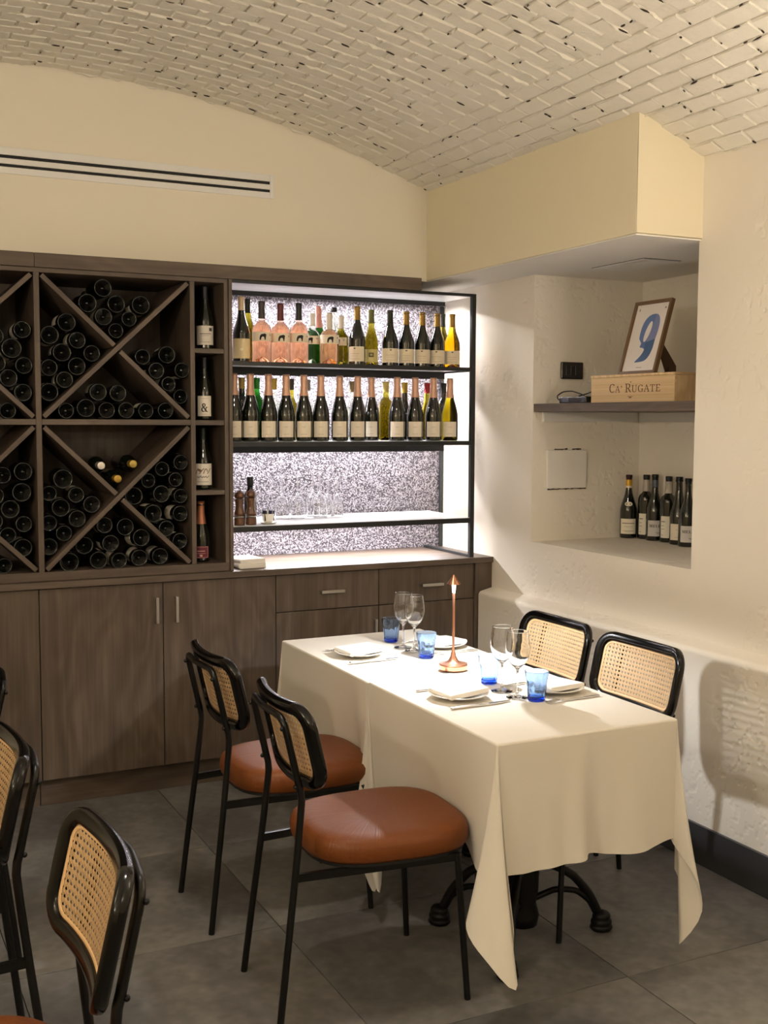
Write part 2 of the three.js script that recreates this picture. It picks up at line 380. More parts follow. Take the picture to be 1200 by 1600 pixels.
// linear air vent on the back wall
{
  const t = thing('wall_vent', 'long white slot air vent on cream wall above the wine rack', 'vent', [0, 0, ZB]);
  const x0 = -0.2, x1 = 1.79, y0 = 2.574, y1 = 2.677, z = 0.006;
  const hs = [[y0, y0 + 0.026], [y0 + 0.038, y0 + 0.060], [y0 + 0.073, y1]];
  for (const [a, b] of hs) part(t, 'slat', boxC(x0, a, 0.0005, x1 + (a === y0 || b === y1 ? 0 : 0), b, z, 'x', 0.001), M.plasticWhite);
  part(t, 'end_cap', boxC(x1, y0, 0.0005, x1 + 0.018, y1, z + 0.001, 'x', 0.001), M.plasticWhite);
  part(t, 'slot_shade', boxC(x0, y0 + 0.01, 0.0003, x1, y1 - 0.01, 0.002, 'x', 0), M.blackMatte, 'flat black sheet painted as the shade in the slots');  // black sheet stands in for the shade inside the slots
  for (const [cx, k] of [[0.95, 1], [1.12, 1], [1.12, 0], [0.80, 0], [1.55, 1]]) { const yy = k ? y0 + 0.067 : y0 + 0.032; part(t, 'clip', boxC(cx, yy - 0.0045, 0.001, cx + 0.035, yy + 0.0045, 0.004, 'x', 0.0005), M.blackFrame); }
}

// ------------------------------------------------------------------ sideboard units and worktop
const ZD = -4.68;            // face of the doors
const CT = 0.945;            // top of the worktop
{
  const handleV = (p, x, y0, y1) => { part(p, 'handle', join([boxC(x - 0.006, y0, 0.018, x + 0.006, y1, 0.028, 'y', 0.001), boxC(x - 0.005, y0, 0, x + 0.005, y0 + 0.01, 0.02, 'y', 0), boxC(x - 0.005, y1 - 0.01, 0, x + 0.005, y1, 0.02, 'y', 0)]), M.steel, 'brushed steel bar handle'); };
  const handleH = (p, x0, x1, y) => { part(p, 'handle', join([boxC(x0, y - 0.007, 0.018, x1, y + 0.007, 0.028, 'y', 0.001), boxC(x0, y - 0.005, 0, x0 + 0.01, y + 0.005, 0.02, 'y', 0), boxC(x1 - 0.01, y - 0.005, 0, x1, y + 0.005, 0.02, 'y', 0)]), M.steel, 'brushed steel bar handle'); };
  const bodyOf = (t, x0, x1) => {
    part(t, 'body', boxC(x0 + 0.001, 0.12, -0.47, x1 - 0.001, 0.917, -0.021, 'y', 0.001, [x0, 0.3]), M.wood);
    part(t, 'plinth', boxC(x0 + 0.0015, 0.0, -0.47, x1 - 0.0015, 0.12, -0.06, 'x', 0.001, [0.4, x0]), M.wood);
  };
  const front = (t, name, x0, x1, y0, y1, off) => part(t, name, boxC(x0 + 0.0018, y0 + 0.0018, -0.019, x1 - 0.0018, y1 - 0.0018, 0, 'y', 0.0012, off), M.wood);
  const a = thing('sideboard_cabinet', 'grey-brown wood base cabinet with one handleless-edge door at the far end from the plaster wall', 'cabinet', [0, 0, ZD]);
  a.userData.label = 'grey-brown wood cabinet door unit standing at the end away from the niche wall';
  bodyOf(a, 0.24, 0.749); handleV(front(a, 'door', 0.24, 0.749, 0.122, 0.915, [0.13, 0.7]), 0.28, 0.742, 0.852);
  const b = thing('sideboard_cabinet', 'grey-brown wood base cabinet with a pair of tall doors and vertical steel handles', 'cabinet', [0, 0, ZD]);
  bodyOf(b, 0.749, 1.767);
  handleV(front(b, 'door', 0.749, 1.258, 0.122, 0.915, [0.55, 0.21]), 1.228, 0.742, 0.852);
  handleV(front(b, 'door', 1.258, 1.767, 0.122, 0.915, [0.02, 0.9]), 1.313, 0.742, 0.852);
  const c = thing('sideboard_cabinet', 'grey-brown wood base cabinet with two drawers over two doors behind the dining table', 'cabinet', [0, 0, ZD]);
  bodyOf(c, 1.767, 2.785);
  handleH(front(c, 'drawer', 1.767, 2.275, 0.746, 0.915, [0.31, 0.4]), 1.978, 2.092, 0.828);
  handleH(front(c, 'drawer', 2.275, 2.785, 0.746, 0.915, [0.31, 0.4]), 2.492, 2.606, 0.828);
  handleV(front(c, 'door', 1.767, 2.275, 0.122, 0.746, [0.8, 0.1]), 2.252, 0.575, 0.685);
  handleV(front(c, 'door', 2.275, 2.785, 0.122, 0.746, [0.2, 0.6]), 2.30, 0.575, 0.685);
  single('filler_panel', boxC(2.7865, 0.0, ZD - 0.46, XR - 0.001, 0.917, ZD + 0.012, 'y', 0.001, [0.5, 0.2]), M.wood, 'narrow wood filler panel between drawers and plaster wall', 'panel');
  single('worktop', boxC(0.2, 0.918, -5.19, XR - 0.0015, CT, ZD + 0.025, 'x', 0.002, [0.2, 0.3]), M.wood, 'long grey-brown wood worktop running along the sideboard', 'worktop');
}

// ------------------------------------------------------------------ wine rack with X compartments
const RZ0 = -5.165, RZ1 = -4.685;
{
  const t = thing('wine_rack', 'dark brown built-in wine rack with X-shaped bottle compartments', 'rack', [0, 0, 0]);
  const x0 = 0.139, xm0 = 0.753, xm1 = 0.775, xr0 = 1.389, xr1 = 1.409, xe0 = 1.538, xe1 = 1.556;
  const yb = CT + 0.001, y1 = 0.982, m0 = 1.577, m1 = 1.600, t0 = 2.180, t1 = 2.198;
  const add = (n, g) => part(t, n, g, M.wood);
  add('base_panel', boxC(0.117, yb, RZ0, xe1, y1, RZ1, 'x'));
  add('top_panel', boxC(0.117, t0, RZ0, xe1, t1, RZ1, 'x'));
  add('side_panel', boxC(0.117, y1, RZ0, x0, t0, RZ1, 'y'));
  add('divider', boxC(xm0, y1, RZ0, xm1, t0, RZ1, 'y'));
  add('divider', boxC(xr0, y1, RZ0, xr1, t0, RZ1, 'y'));
  add('side_panel', boxC(xe0, y1, RZ0, xe1, t0, RZ1, 'y'));
  add('shelf', boxC(x0, m0, RZ0, xm0, m1, RZ1, 'x'));
  add('shelf', boxC(xm1, m0, RZ0, xr0, m1, RZ1, 'x'));
  for (const [a, b] of [[1.882, 1.902], [m0, m1 - 0.002], [1.278, 1.298]]) add('shelf', boxC(xr1, a, RZ0, xe0, b, RZ1 - 0.004, 'x'));
  part(t, 'back_panel', boxC(0.117, yb, RZ0 - 0.012, xr1, t1, RZ0 - 0.001, 'y', 0), M.wood);
  part(t, 'back_panel', boxC(xr1, yb, RZ0 - 0.012, xe1, t1, RZ0 - 0.001, 'y', 0), M.hammered, 'crinkled dark metallic back panel');
  // crossed diagonal boards, the second of each pair in two halves
  const diag = (ax, ay, bx, by) => {
    const L = Math.hypot(bx - ax, by - ay), g = new RoundedBoxGeometry(L, 0.019, RZ1 - RZ0 - 0.004, 1, 0.0015);
    boxUV(g, 'x'); const gg = boxUV(g, 'x', [rr(0, 1), rr(0, 1)]);
    gg.rotateZ(Math.atan2(by - ay, bx - ax)); gg.translate((ax + bx) / 2, (ay + by) / 2, (RZ0 + RZ1) / 2);
    add('diagonal_panel', gg);
  };
  for (const [xa, xb] of [[x0, xm0], [xm1, xr0]]) for (const [ya, yc] of [[y1, m0], [m1, t0]]) {
    const cx = (xa + xb) / 2, cy = (ya + yc) / 2, k = 0.012, e = 0.009;
    diag(xa + e, ya + e, xb - e, yc - e);
    diag(xa + e, yc - e, cx - k, cy + k); diag(cx + k, cy - k, xb - e, ya + e);
  }
  const f = thing('fascia_board', 'long brown wood fascia board along the top of the wine rack', 'board');
  part(f, 'board', boxC(0.1, 2.199, -4.99, 0.757, 2.256, ZD, 'x', 0.002, [0.3, 0.1]), M.wood);
  part(f, 'board', boxC(0.758, 2.199, -4.99, 2.49, 2.256, ZD, 'x', 0.002, [0.75, 0.6]), M.wood);
}

// ------------------------------------------------------------------ lit steel bottle shelf
const PZ = -5.17;
{
  const t = thing('bottle_shelf', 'black steel bottle shelf with LED-lit crinkled metal back panel', 'shelf');
  const xa = 1.557, xb = 2.783, f = 0.022, z0 = -5.12, z1 = ZD;
  part(t, 'side_panel', boxC(xa, CT + 0.001, z0, xa + 0.015, 2.198, z1 + 0.004, 'y'), M.wood, 'brown wood side panel');
  part(t, 'upright', boxC(xb - f, CT + 0.001, z1 - f, xb, 2.185, z1, 'y'), M.blackFrame);
  part(t, 'upright', boxC(XR - 0.022, CT + 0.001, PZ + 0.001, XR - 0.006, 2.185, PZ + 0.014, 'y'), M.blackFrame);
  part(t, 'foot_rail', boxC(xb - f, CT + 0.001, PZ + 0.02, xb, CT + 0.013, z1 - f, 'y'), M.blackFrame);
  part(t, 'top_rail', boxC(xa + 0.015, 2.185, z1 - f, xb, 2.198, z1, 'x'), M.blackFrame);
  part(t, 'top_board', boxC(xa + 0.015, 2.188, PZ + 0.004, xb, 2.198, z1 - f, 'x', 0.001), M.shelfWhite, 'pale underside of the top');
  const shelves = [[1.834, 1.851, M.blackFrame], [1.484, 1.503, M.blackFrame]];
  for (const [a, b] of shelves) {
    part(t, 'shelf', boxC(xa + 0.015, b - 0.008, -5.0, xb, b, z1 - 0.003, 'x', 0.001), M.shelfWhite, 'thin pale shelf board');
    part(t, 'shelf_rail', boxC(xa + 0.015, a, z1 - 0.004, xb - f, b + 0.001, z1 + 0.001, 'x', 0.001), M.blackFrame, 'dark steel front edge');
    part(t, 'side_rail', boxC(xb - 0.006, a, -5.0, xb, b - 0.0085, z1 - f, 'x', 0.0005), M.blackFrame);
  }
  part(t, 'shelf', boxC(xa + 0.015, 1.118, PZ + 0.02, xb, 1.136, z1 - 0.004, 'x', 0.001), M.shelfWhite, 'white glazed lower shelf');
  part(t, 'shelf_rail', boxC(xa + 0.015, 1.112, z1 - 0.003, xb - f, 1.1355, z1 + 0.002, 'x', 0.001), M.blackFrame, 'dark steel front edge');
  // black LED covers hung under the back of each shelf
  const leds = [[2.166, 2.1875], [1.806, 1.8425], [1.448, 1.4945]];
  for (const [a, b] of leds) {
    part(t, 'led_cover', boxC(xa + 0.016, a, -4.992, xb - 0.002, b, -4.978, 'x', 0.001), M.blackMatte, 'black cover strip over the LEDs');
  }
  const ledY = [2.178, 1.838, 1.49, 1.112];
  for (const y of ledY) {
    const w = xb - xa - 0.06, cx = (xa + xb) / 2;
    const zc = y < 1.2 ? -4.96 : -5.03;
    part(t, 'led_strip', boxC(cx - w / 2, y, zc - 0.006, cx + w / 2, y + 0.004, zc + 0.006, 'x', 0), M.ledGlow, 'glowing white LED strip');
    const l = new THREE.RectAreaLight(COOL, LED_STRIP * (y < 1.2 ? 1.5 : y < 1.6 ? 0.75 : 1.9), w, 0.012); l.position.set(cx, y - 0.002, zc); l.lookAt(cx, y - 1, zc); scene.add(l);
  }
  part(t, 'led_carrier', boxC(xa + 0.016, 2.182, -5.045, xb - 0.002, 2.188, -5.015, 'x', 0), M.blackFrame);
  for (const y of [1.842, 1.494]) part(t, 'led_carrier', boxC(xa + 0.016, y, -5.045, xb - 0.002, y + 0.004, -5.0, 'x', 0), M.blackFrame);
  part(t, 'back_panel', boxC(xa + 0.001, CT + 0.001, PZ - 0.012, XR - 0.002, 2.25, PZ, 'y', 0), M.hammered, 'crinkled silver-grey metallic back panel');
}

// ------------------------------------------------------------------ bottles
const labelTex = {
  plain: canvasTex(256, 256, (c, w, h) => { c.fillStyle = '#e9ddc8'; c.fillRect(0, 0, w, h); c.fillStyle = '#9a8c78'; c.font = 'italic 26px serif'; c.textAlign = 'center'; c.fillRect(90, 88, 76, 3); c.fillRect(104, 98, 48, 2); c.fillRect(74, 206, 108, 4); }),
  cream: canvasTex(256, 256, (c, w, h) => { c.fillStyle = '#e8d9bd'; c.fillRect(0, 0, w, h); c.fillStyle = '#3a3a3a'; c.fillRect(118, 22, 26, 12); c.fillRect(124, 34, 14, 8); c.fillStyle = '#a89578'; c.fillRect(76, 120, 110, 5); c.fillRect(90, 160, 80, 3); c.fillRect(66, 212, 128, 5); }),
  ivory: canvasTex(256, 256, (c, w, h) => { c.fillStyle = '#e3d0a2'; c.fillRect(0, 0, w, h); c.strokeStyle = '#c4ab74'; c.lineWidth = 4; c.strokeRect(8, 8, w - 16, h - 16); c.fillStyle = '#f4ead0'; c.beginPath(); c.arc(128, 140, 18, 0, 7); c.fill(); }),
  square: canvasTex(256, 256, (c, w, h) => { c.fillStyle = '#c9b878'; c.fillRect(0, 0, w, h); c.fillStyle = '#4b4a3a'; c.fillRect(92, 70, 72, 84); c.fillStyle = '#b5a468'; c.fillRect(108, 90, 40, 40); }),
  amp: canvasTex(256, 256, (c, w, h) => { c.fillStyle = '#e6dccb'; c.fillRect(0, 0, w, h); c.fillStyle = '#221d18'; c.font = 'bold 150px serif'; c.textAlign = 'center'; c.textBaseline = 'middle'; c.fillText('&', 128, 150); c.fillStyle = '#8c8070'; c.fillRect(60, 30, 136, 3); c.fillRect(80, 228, 96, 4); }),
  column: canvasTex(256, 256, (c, w, h) => { c.fillStyle = '#ded5c8'; c.fillRect(0, 0, w, h); c.fillStyle = '#4a4038'; c.fillRect(180, 28, 40, 44); c.fillStyle = '#7d6f62'; c.fillRect(64, 104, 140, 10); c.fillRect(84, 130, 100, 4); c.fillRect(60, 216, 130, 4); }),
  drawing: canvasTex(256, 256, (c, w, h) => { c.fillStyle = '#e4dccd'; c.fillRect(0, 0, w, h); c.strokeStyle = '#6b513c'; c.lineWidth = 9; for (let i = 0; i < 4; i++) { c.beginPath(); c.moveTo(40 + i * 46, 120); c.quadraticCurveTo(70 + i * 46, 20 + (i % 2) * 60, 100 + i * 40, 96 - (i % 2) * 40); c.stroke(); } c.fillStyle = '#8a6a4c'; c.beginPath(); c.ellipse(90, 80, 28, 16, 0.4, 0, 7); c.fill(); c.strokeStyle = '#3c322a'; c.lineWidth = 6; c.beginPath(); c.moveTo(60, 168); for (let i = 0; i < 9; i++) c.quadraticCurveTo(66 + i * 16, 140 + (i % 2) * 30, 74 + i * 16, 168 - (i % 3) * 8); c.stroke(); c.fillRect(60, 214, 136, 5); }),
  crest: canvasTex(256, 256, (c, w, h) => { c.fillStyle = '#6e2c3c'; c.fillRect(0, 0, w, h); c.strokeStyle = '#d2a68c'; c.lineWidth = 7; c.strokeRect(16, 16, w - 32, h - 32); c.fillStyle = '#e2b8a0'; c.fillRect(70, 96, 116, 14); c.fillRect(60, 150, 136, 6); c.beginPath(); c.arc(128, 200, 22, 0, 7); c.fill(); }),
  animal: canvasTex(512, 160, (c, w, h) => { c.fillStyle = '#e7dac2'; c.fillRect(0, 0, w, h); c.fillStyle = '#17120d'; c.beginPath(); c.moveTo(196, 140); c.quadraticCurveTo(190, 60, 236, 42); c.lineTo(300, 30); c.lineTo(330, 50); c.lineTo(322, 72); c.lineTo(312, 140); c.lineTo(292, 140); c.quadraticCurveTo(290, 84, 260, 84); c.quadraticCurveTo(226, 88, 224, 140); c.closePath(); c.fill(); c.fillStyle = '#6b6252'; c.fillRect(400, 40, 46, 8); c.fillRect(400, 56, 46, 8); }),
  lines: canvasTex(256, 256, (c, w, h) => { c.fillStyle = '#e9e2d2'; c.fillRect(0, 0, w, h); c.fillStyle = '#2d2a26'; c.fillRect(20, 60, 110, 8); c.fillStyle = '#77706a'; c.fillRect(20, 110, 80, 5); c.fillRect(20, 150, 90, 5); c.fillRect(20, 220, 60, 5); }),
  mela: canvasTex(256, 256, (c, w, h) => { c.fillStyle = '#cfcac6'; c.fillRect(0, 0, w, h); c.fillStyle = '#2a2624'; c.font = 'bold 60px serif'; c.fillText('MELLA', 24, 110); c.fillStyle = '#6b645c'; c.fillRect(120, 190, 100, 6); c.fillRect(140, 206, 80, 6); }),
  estate: canvasTex(256, 256, (c, w, h) => { c.fillStyle = '#ece3cf'; c.fillRect(0, 0, w, h); c.fillStyle = '#3a342c'; c.fillRect(30, 70, 196, 10); c.fillStyle = '#8a8172'; c.fillRect(60, 130, 136, 5); c.fillRect(40, 200, 176, 6); c.fillRect(80, 216, 96, 4); }),
};
const labelMat = {}; for (const k in labelTex) labelMat[k] = std({ map: labelTex[k], roughness: 0.75 });
const capMat = {};
const cap = (hex, metal = 0.25) => capMat[hex] || (capMat[hex] = std({ color: hex, roughness: 0.4, metalness: metal }));

const SHAPES = { // profile points as [fraction of radius or metres near the neck, height]
  burgundy: (r, H) => [[0, .022], [r * .5, .010], [r * .82, .001], [r * .94, .001], [r, .007], [r, H * .42], [r * .97, H * .47], [r * .86, H * .53], [r * .66, H * .61], [r * .48, H * .69], [.0155, H * .76], [.0135, H * .84], [.0135, H * .955], [.0148, H * .957], [.0148, H * .99], [.0135, H], [0, H]],
  champagne: (r, H) => [[0, .028], [r * .5, .014], [r * .82, .001], [r * .94, .001], [r, .008], [r, H * .38], [r * .98, H * .43], [r * .90, H * .49], [r * .74, H * .57], [r * .56, H * .65], [.0190, H * .72], [.0155, H * .80], [.0145, H * .92], [.0165, H * .93], [.0165, H * .95], [.0150, H * .96], [.0150, H], [0, H]],
  bordeaux: (r, H) => [[0, .022], [r * .5, .012], [r * .82, .001], [r * .94, .001], [r, .007], [r, H * .60], [r * .97, H * .64], [r * .82, H * .685], [r * .56, H * .715], [.0165, H * .74], [.0145, H * .78], [.0140, H * .94], [.0152, H * .945], [.0152, H * .99], [.0138, H], [0, H]],
  round: (r, H) => [[0, .030], [r * .55, .016], [r * .82, .001], [r * .95, .001], [r, .010], [r, H * .46], [r * .98, H * .53], [r * .88, H * .60], [r * .66, H * .65], [.0175, H * .68], [.0150, H * .71], [.0140, H * .93], [.0155, H * .935], [.0155, H * .99], [.0138, H], [0, H]],
};
const bottleCache = {};
function bottleParts(o) {
  const key = [o.shape, o.r, o.H, o.lab, o.l0, o.l1, o.capH].join();
  if (bottleCache[key]) return bottleCache[key];
  const pts = SHAPES[o.shape](o.r, o.H), out = { glass: lathe(pts, 24) };
  if (o.capH) {
    const y0 = o.H - o.capH, c = [];
    const rad = (y) => { for (let i = 8; i < pts.length - 1; i++) if (pts[i + 1][1] >= y) { const a = pts[i], b = pts[i + 1], k = (y - a[1]) / Math.max(1e-6, b[1] - a[1]); return a[0] + (b[0] - a[0]) * Math.max(0, k); } return 0.014; };
    for (let i = 0; i <= 10; i++) { const y = y0 + (o.capH + 0.0006) * i / 10; c.push([Math.max(rad(Math.min(y, o.H - 0.001)), 0.0125) + 0.0008, y]); }
    c.push([0, o.H + 0.0008]); out.capsule = lathe(c, 18);
  }
  if (o.lab) { const th = o.wrap || 2.5; const g = new THREE.CylinderGeometry(o.r + 0.0007, o.r + 0.0007, (o.l1 - o.l0) * o.H, 20, 1, true, -th / 2, th); g.translate(0, (o.l0 + o.l1) / 2 * o.H, 0); out.label = g; }
  return (bottleCache[key] = out);
}
function fillBottle(t, o) {
  const p = bottleParts(o);
  part(t, 'glass', p.glass, o.glass);
  if (p.capsule) part(t, 'capsule', p.capsule, o.cap);
  for (const [n, y0, y1, r0, r1, m] of o.bands || []) { const g = new THREE.CylinderGeometry(r1, r0, (y1 - y0) * o.H, 18, 1, true); g.translate(0, (y0 + y1) / 2 * o.H, 0); part(t, n, g, m); }
  if (o.oval) { const g = new THREE.CircleGeometry(1, 24), ps = g.attributes.position; for (let i = 0; i < ps.count; i++) { const a = ps.getX(i) * 0.55, yy = 0.545 * o.H + ps.getY(i) * 0.0105, rr2 = o.r * (0.815 - (yy / o.H - 0.545) * 2.5) + 0.0012; ps.setXYZ(i, Math.sin(a) * rr2, yy, Math.cos(a) * rr2); } g.computeVertexNormals(); part(t, 'oval_label', g, M.paper); }
  if (p.label) { const l = part(t, 'label', p.label, labelMat[o.lab]); if (o.spin) l.rotation.y = o.spin; }
  return t;
}
// rack bottles, base towards the room; centres read from the photo on the plane of their bases
const rackLists = {
  'in the top quarter of the upper X compartment': [[482, 210, 45], [410, 280, 47], [545, 285, 45], [660, 290, 45], [485, 345, 43], [605, 355, 37], [543, 410, 37]].map(([x, y, r]) => [x / 3, 380 + y / 3, r / 3]),
  'in the upper X compartment quarter farthest from the lit shelf': [[312, 370, 45], [232, 430, 45], [362, 455, 42], [290, 512, 45], [430, 517, 41], [230, 583, 42], [360, 577, 45], [303, 640, 41], [230, 698, 45]].map(([x, y, r]) => [x / 3, 380 + y / 3, r / 3]),
  'in the upper X compartment next to the label-out bottle column': [[668, 533, 38], [782, 523, 44], [733, 597, 40], [853, 595, 38], [790, 660, 37], [846, 719, 35]].map(([x, y, r]) => [x / 3, 380 + y / 3, r / 3]),
  'on the floor of the upper X compartment': [[460, 698, 42], [553, 703, 43], [310, 785, 40], [403, 773, 46], [500, 783, 41], [592, 783, 40], [684, 786, 38], [776, 784, 40]].map(([x, y, r]) => [x / 3, 380 + y / 3, r / 3]),
  'in the upper compartment farthest from the lit shelf': [[104, 405, 43], [54, 492, 50], [112, 573, 42], [40, 632, 44], [108, 700, 44], [36, 785, 40], [-14, 562, 42], [-24, 436, 42]].map(([x, y, r]) => [x / 3, 380 + y / 3, r / 3]),
  'in the lower X compartment quarter farthest from the lit shelf': [[295, 325, 48], [230, 393, 38], [357, 400, 40], [285, 460, 45], [430, 445, 43], [230, 532, 40], [362, 512, 43], [300, 580, 40], [230, 643, 43]].map(([x, y, r]) => [x / 3, 640 + y / 3, r / 3]),
  'in the lower X compartment next to the label-out bottle column': [[847, 247, 38], [760, 278, 36], [695, 333, 36], [823, 328, 36], [627, 405, 45], [757, 395, 43], [847, 405, 36], [718, 487, 45], [845, 487, 40], [780, 557, 40], [843, 615, 40]].map(([x, y, r]) => [x / 3, 640 + y / 3, r / 3]),
  'on the floor of the lower X compartment': [[490, 542, 41], [587, 550, 44], [395, 637, 44], [518, 627, 43], [662, 600, 43], [325, 715, 48], [462, 706, 44], [558, 708, 41], [653, 695, 42], [750, 687, 42]].map(([x, y, r]) => [x / 3, 640 + y / 3, r / 3]),
  'in the lower compartment farthest from the lit shelf': [[108, 290, 45], [102, 388, 48], [48, 467, 45], [112, 537, 40], [37, 590, 40], [108, 648, 45], [20, 733, 38], [12, 308, 42], [-22, 405, 42], [-26, 525, 40]].map(([x, y, r]) => [x / 3, 640 + y / 3, r / 3]),
};
const rackPaper = std({ color: 0xcfc6b6, roughness: 0.8 });
const rackCapA = cap(0x3a1c1c), rackCapB = cap(0x161616);
for (const [where, list] of Object.entries(rackLists)) for (const [u, v, pr] of list) {
  const zb = RZ1 - 0.02 - rnd() * 0.03, c = onPlane(u, v, 'z', zb);
  const dep = V(c.x, c.y, c.z).sub(camera.position).dot(V(0, 0, -1).applyQuaternion(camera.quaternion));
  const r = Math.min(0.0405, Math.max(0.032, Math.round(pr * dep / 1770 / 0.0015) * 0.0015 * 0.97));
  const t = thing('rack_wine_bottle', `dark wine bottle lying base-out ${where}`, 'wine bottle', [c.x, c.y, c.z], 0, `wine bottles ${where}`);
  const g = new THREE.Group();
  const o = { shape: r > 0.037 ? 'champagne' : r > 0.035 ? 'burgundy' : 'bordeaux', r, H: 0.29, lab: 'plain', l0: 0.12, l1: 0.40, wrap: 2.2, capH: 0.06, glass: M.rackGlass, cap: rnd() < 0.5 ? rackCapA : rackCapB };
  const p = bottleParts(o);
  for (const [n, geo, mat] of [['glass', p.glass, M.rackGlass], ['capsule', p.capsule, o.cap], ['label', p.label, rackPaper]]) {
    const m = part(t, n, geo, mat); m.rotation.order = 'ZXY'; m.rotation.set(-Math.PI / 2, n === 'label' ? rr(0, 6.28) : 0, 0);
  }
  // rim ring with its highlight painted in paler, and embossed mark on the base
  const rim = new THREE.TorusGeometry(r * 0.9, 0.0016, 6, 28); part(t, 'rim_highlight', rim, M.rackRim, 'base rim with its highlight painted in paler grey');
  const mk = part(t, 'mould_mark', boxC(-0.004, -0.0025, -0.0012, 0.004, 0.0025, 0.0008, 'x', 0.0005), M.rackRim); mk.position.z = -0.013;
  t.rotation.set(rr(-0.05, 0.02), rr(-0.06, 0.06), 0);
}
// three bottles lying neck-out in the top quarter of the lower compartment
for (const [u, v, capHex, glass, lab] of [[475 / 3, 640 + 263 / 3, 0xd8d2c4, M.darkGlass, 'dark bottle lying neck-out with white capsule in the lower X compartment'], [625 / 3, 640 + 255 / 3, 0xb59a4a, M.darkGlass, 'dark bottle lying neck-out with gold capsule, upper of two in lower X compartment'], [553 / 3, 640 + 325 / 3, 0xb08f3c, M.darkGlass, 'dark bottle lying neck-out with gold capsule at the crossing of lower X']]) {
  const c = onPlane(u, v, 'z', RZ1 - 0.035);
  const t = thing('rack_wine_bottle', lab, 'wine bottle', [c.x, c.y, c.z], 0);
  const o = { shape: 'bordeaux', r: 0.036, H: 0.27, lab: null, capH: 0.055, glass, cap: cap(capHex, 0.5) };
  const p = bottleParts(o);
  for (const [n, geo, mat] of [['glass', p.glass, glass], ['capsule', p.capsule, o.cap]]) { const m = part(t, n, geo, mat); m.rotation.x = Math.PI / 2; m.position.z = -0.27; }
}
// standing bottles
function stand(name, label, u, vTop, y, z, o, group, extra = {}) {
  const c = onPlane(u, vTop + 40, 'z', z);
  const t = thing(name, label, 'wine bottle', [c.x, y, z], Math.atan2(-c.x, -z) * -1 * 0 + Math.atan2(-(c.x), -(z)) + Math.PI + (o.turn || 0), group);
  t.rotation.y = Math.atan2(camera.position.x - c.x, camera.position.z - z) + (o.turn || 0);
  return fillBottle(t, o);
}
{
  // the narrow column beside the rack
  const cz = -4.78, gB = M.darkGlass;
  stand('wine_bottle', 'dark wine bottle with wide white label, topmost in the narrow label-out column', 320, 443, 1.902, cz, { shape: 'burgundy', r: 0.0375, H: 0.272, lab: 'column', l0: 0.07, l1: 0.37, wrap: 2.4, capH: 0.055, glass: gB, cap: cap(0x1b1b22) });
  stand('wine_bottle', 'dark wine bottle whose white label bears an ampersand', 319, 555, 1.599, cz, { shape: 'burgundy', r: 0.0365, H: 0.272, lab: 'amp', l0: 0.06, l1: 0.38, wrap: 1.75, capH: 0.05, glass: gB, cap: cap(0x101010) });
  stand('wine_bottle', 'dark green bottle with illustrated white label in the narrow column', 317, 668, 1.299, cz, { shape: 'burgundy', r: 0.0385, H: 0.265, lab: 'drawing', l0: 0.07, l1: 0.42, wrap: 2.5, capH: 0.05, glass: M.darkGlass, cap: cap(0x0f1a10) });
  stand('sparkling_bottle', 'sparkling bottle with copper foil and dark red label, lowest in narrow column', 314, 780, 0.983, cz, { shape: 'champagne', r: 0.0365, H: 0.262, lab: 'crest', l0: 0.06, l1: 0.26, wrap: 2.0, capH: 0.098, glass: M.darkGlass, cap: cap(0xb9795a, 0.5) });
}
const S3 = (x) => 340 + x * 0.36667;
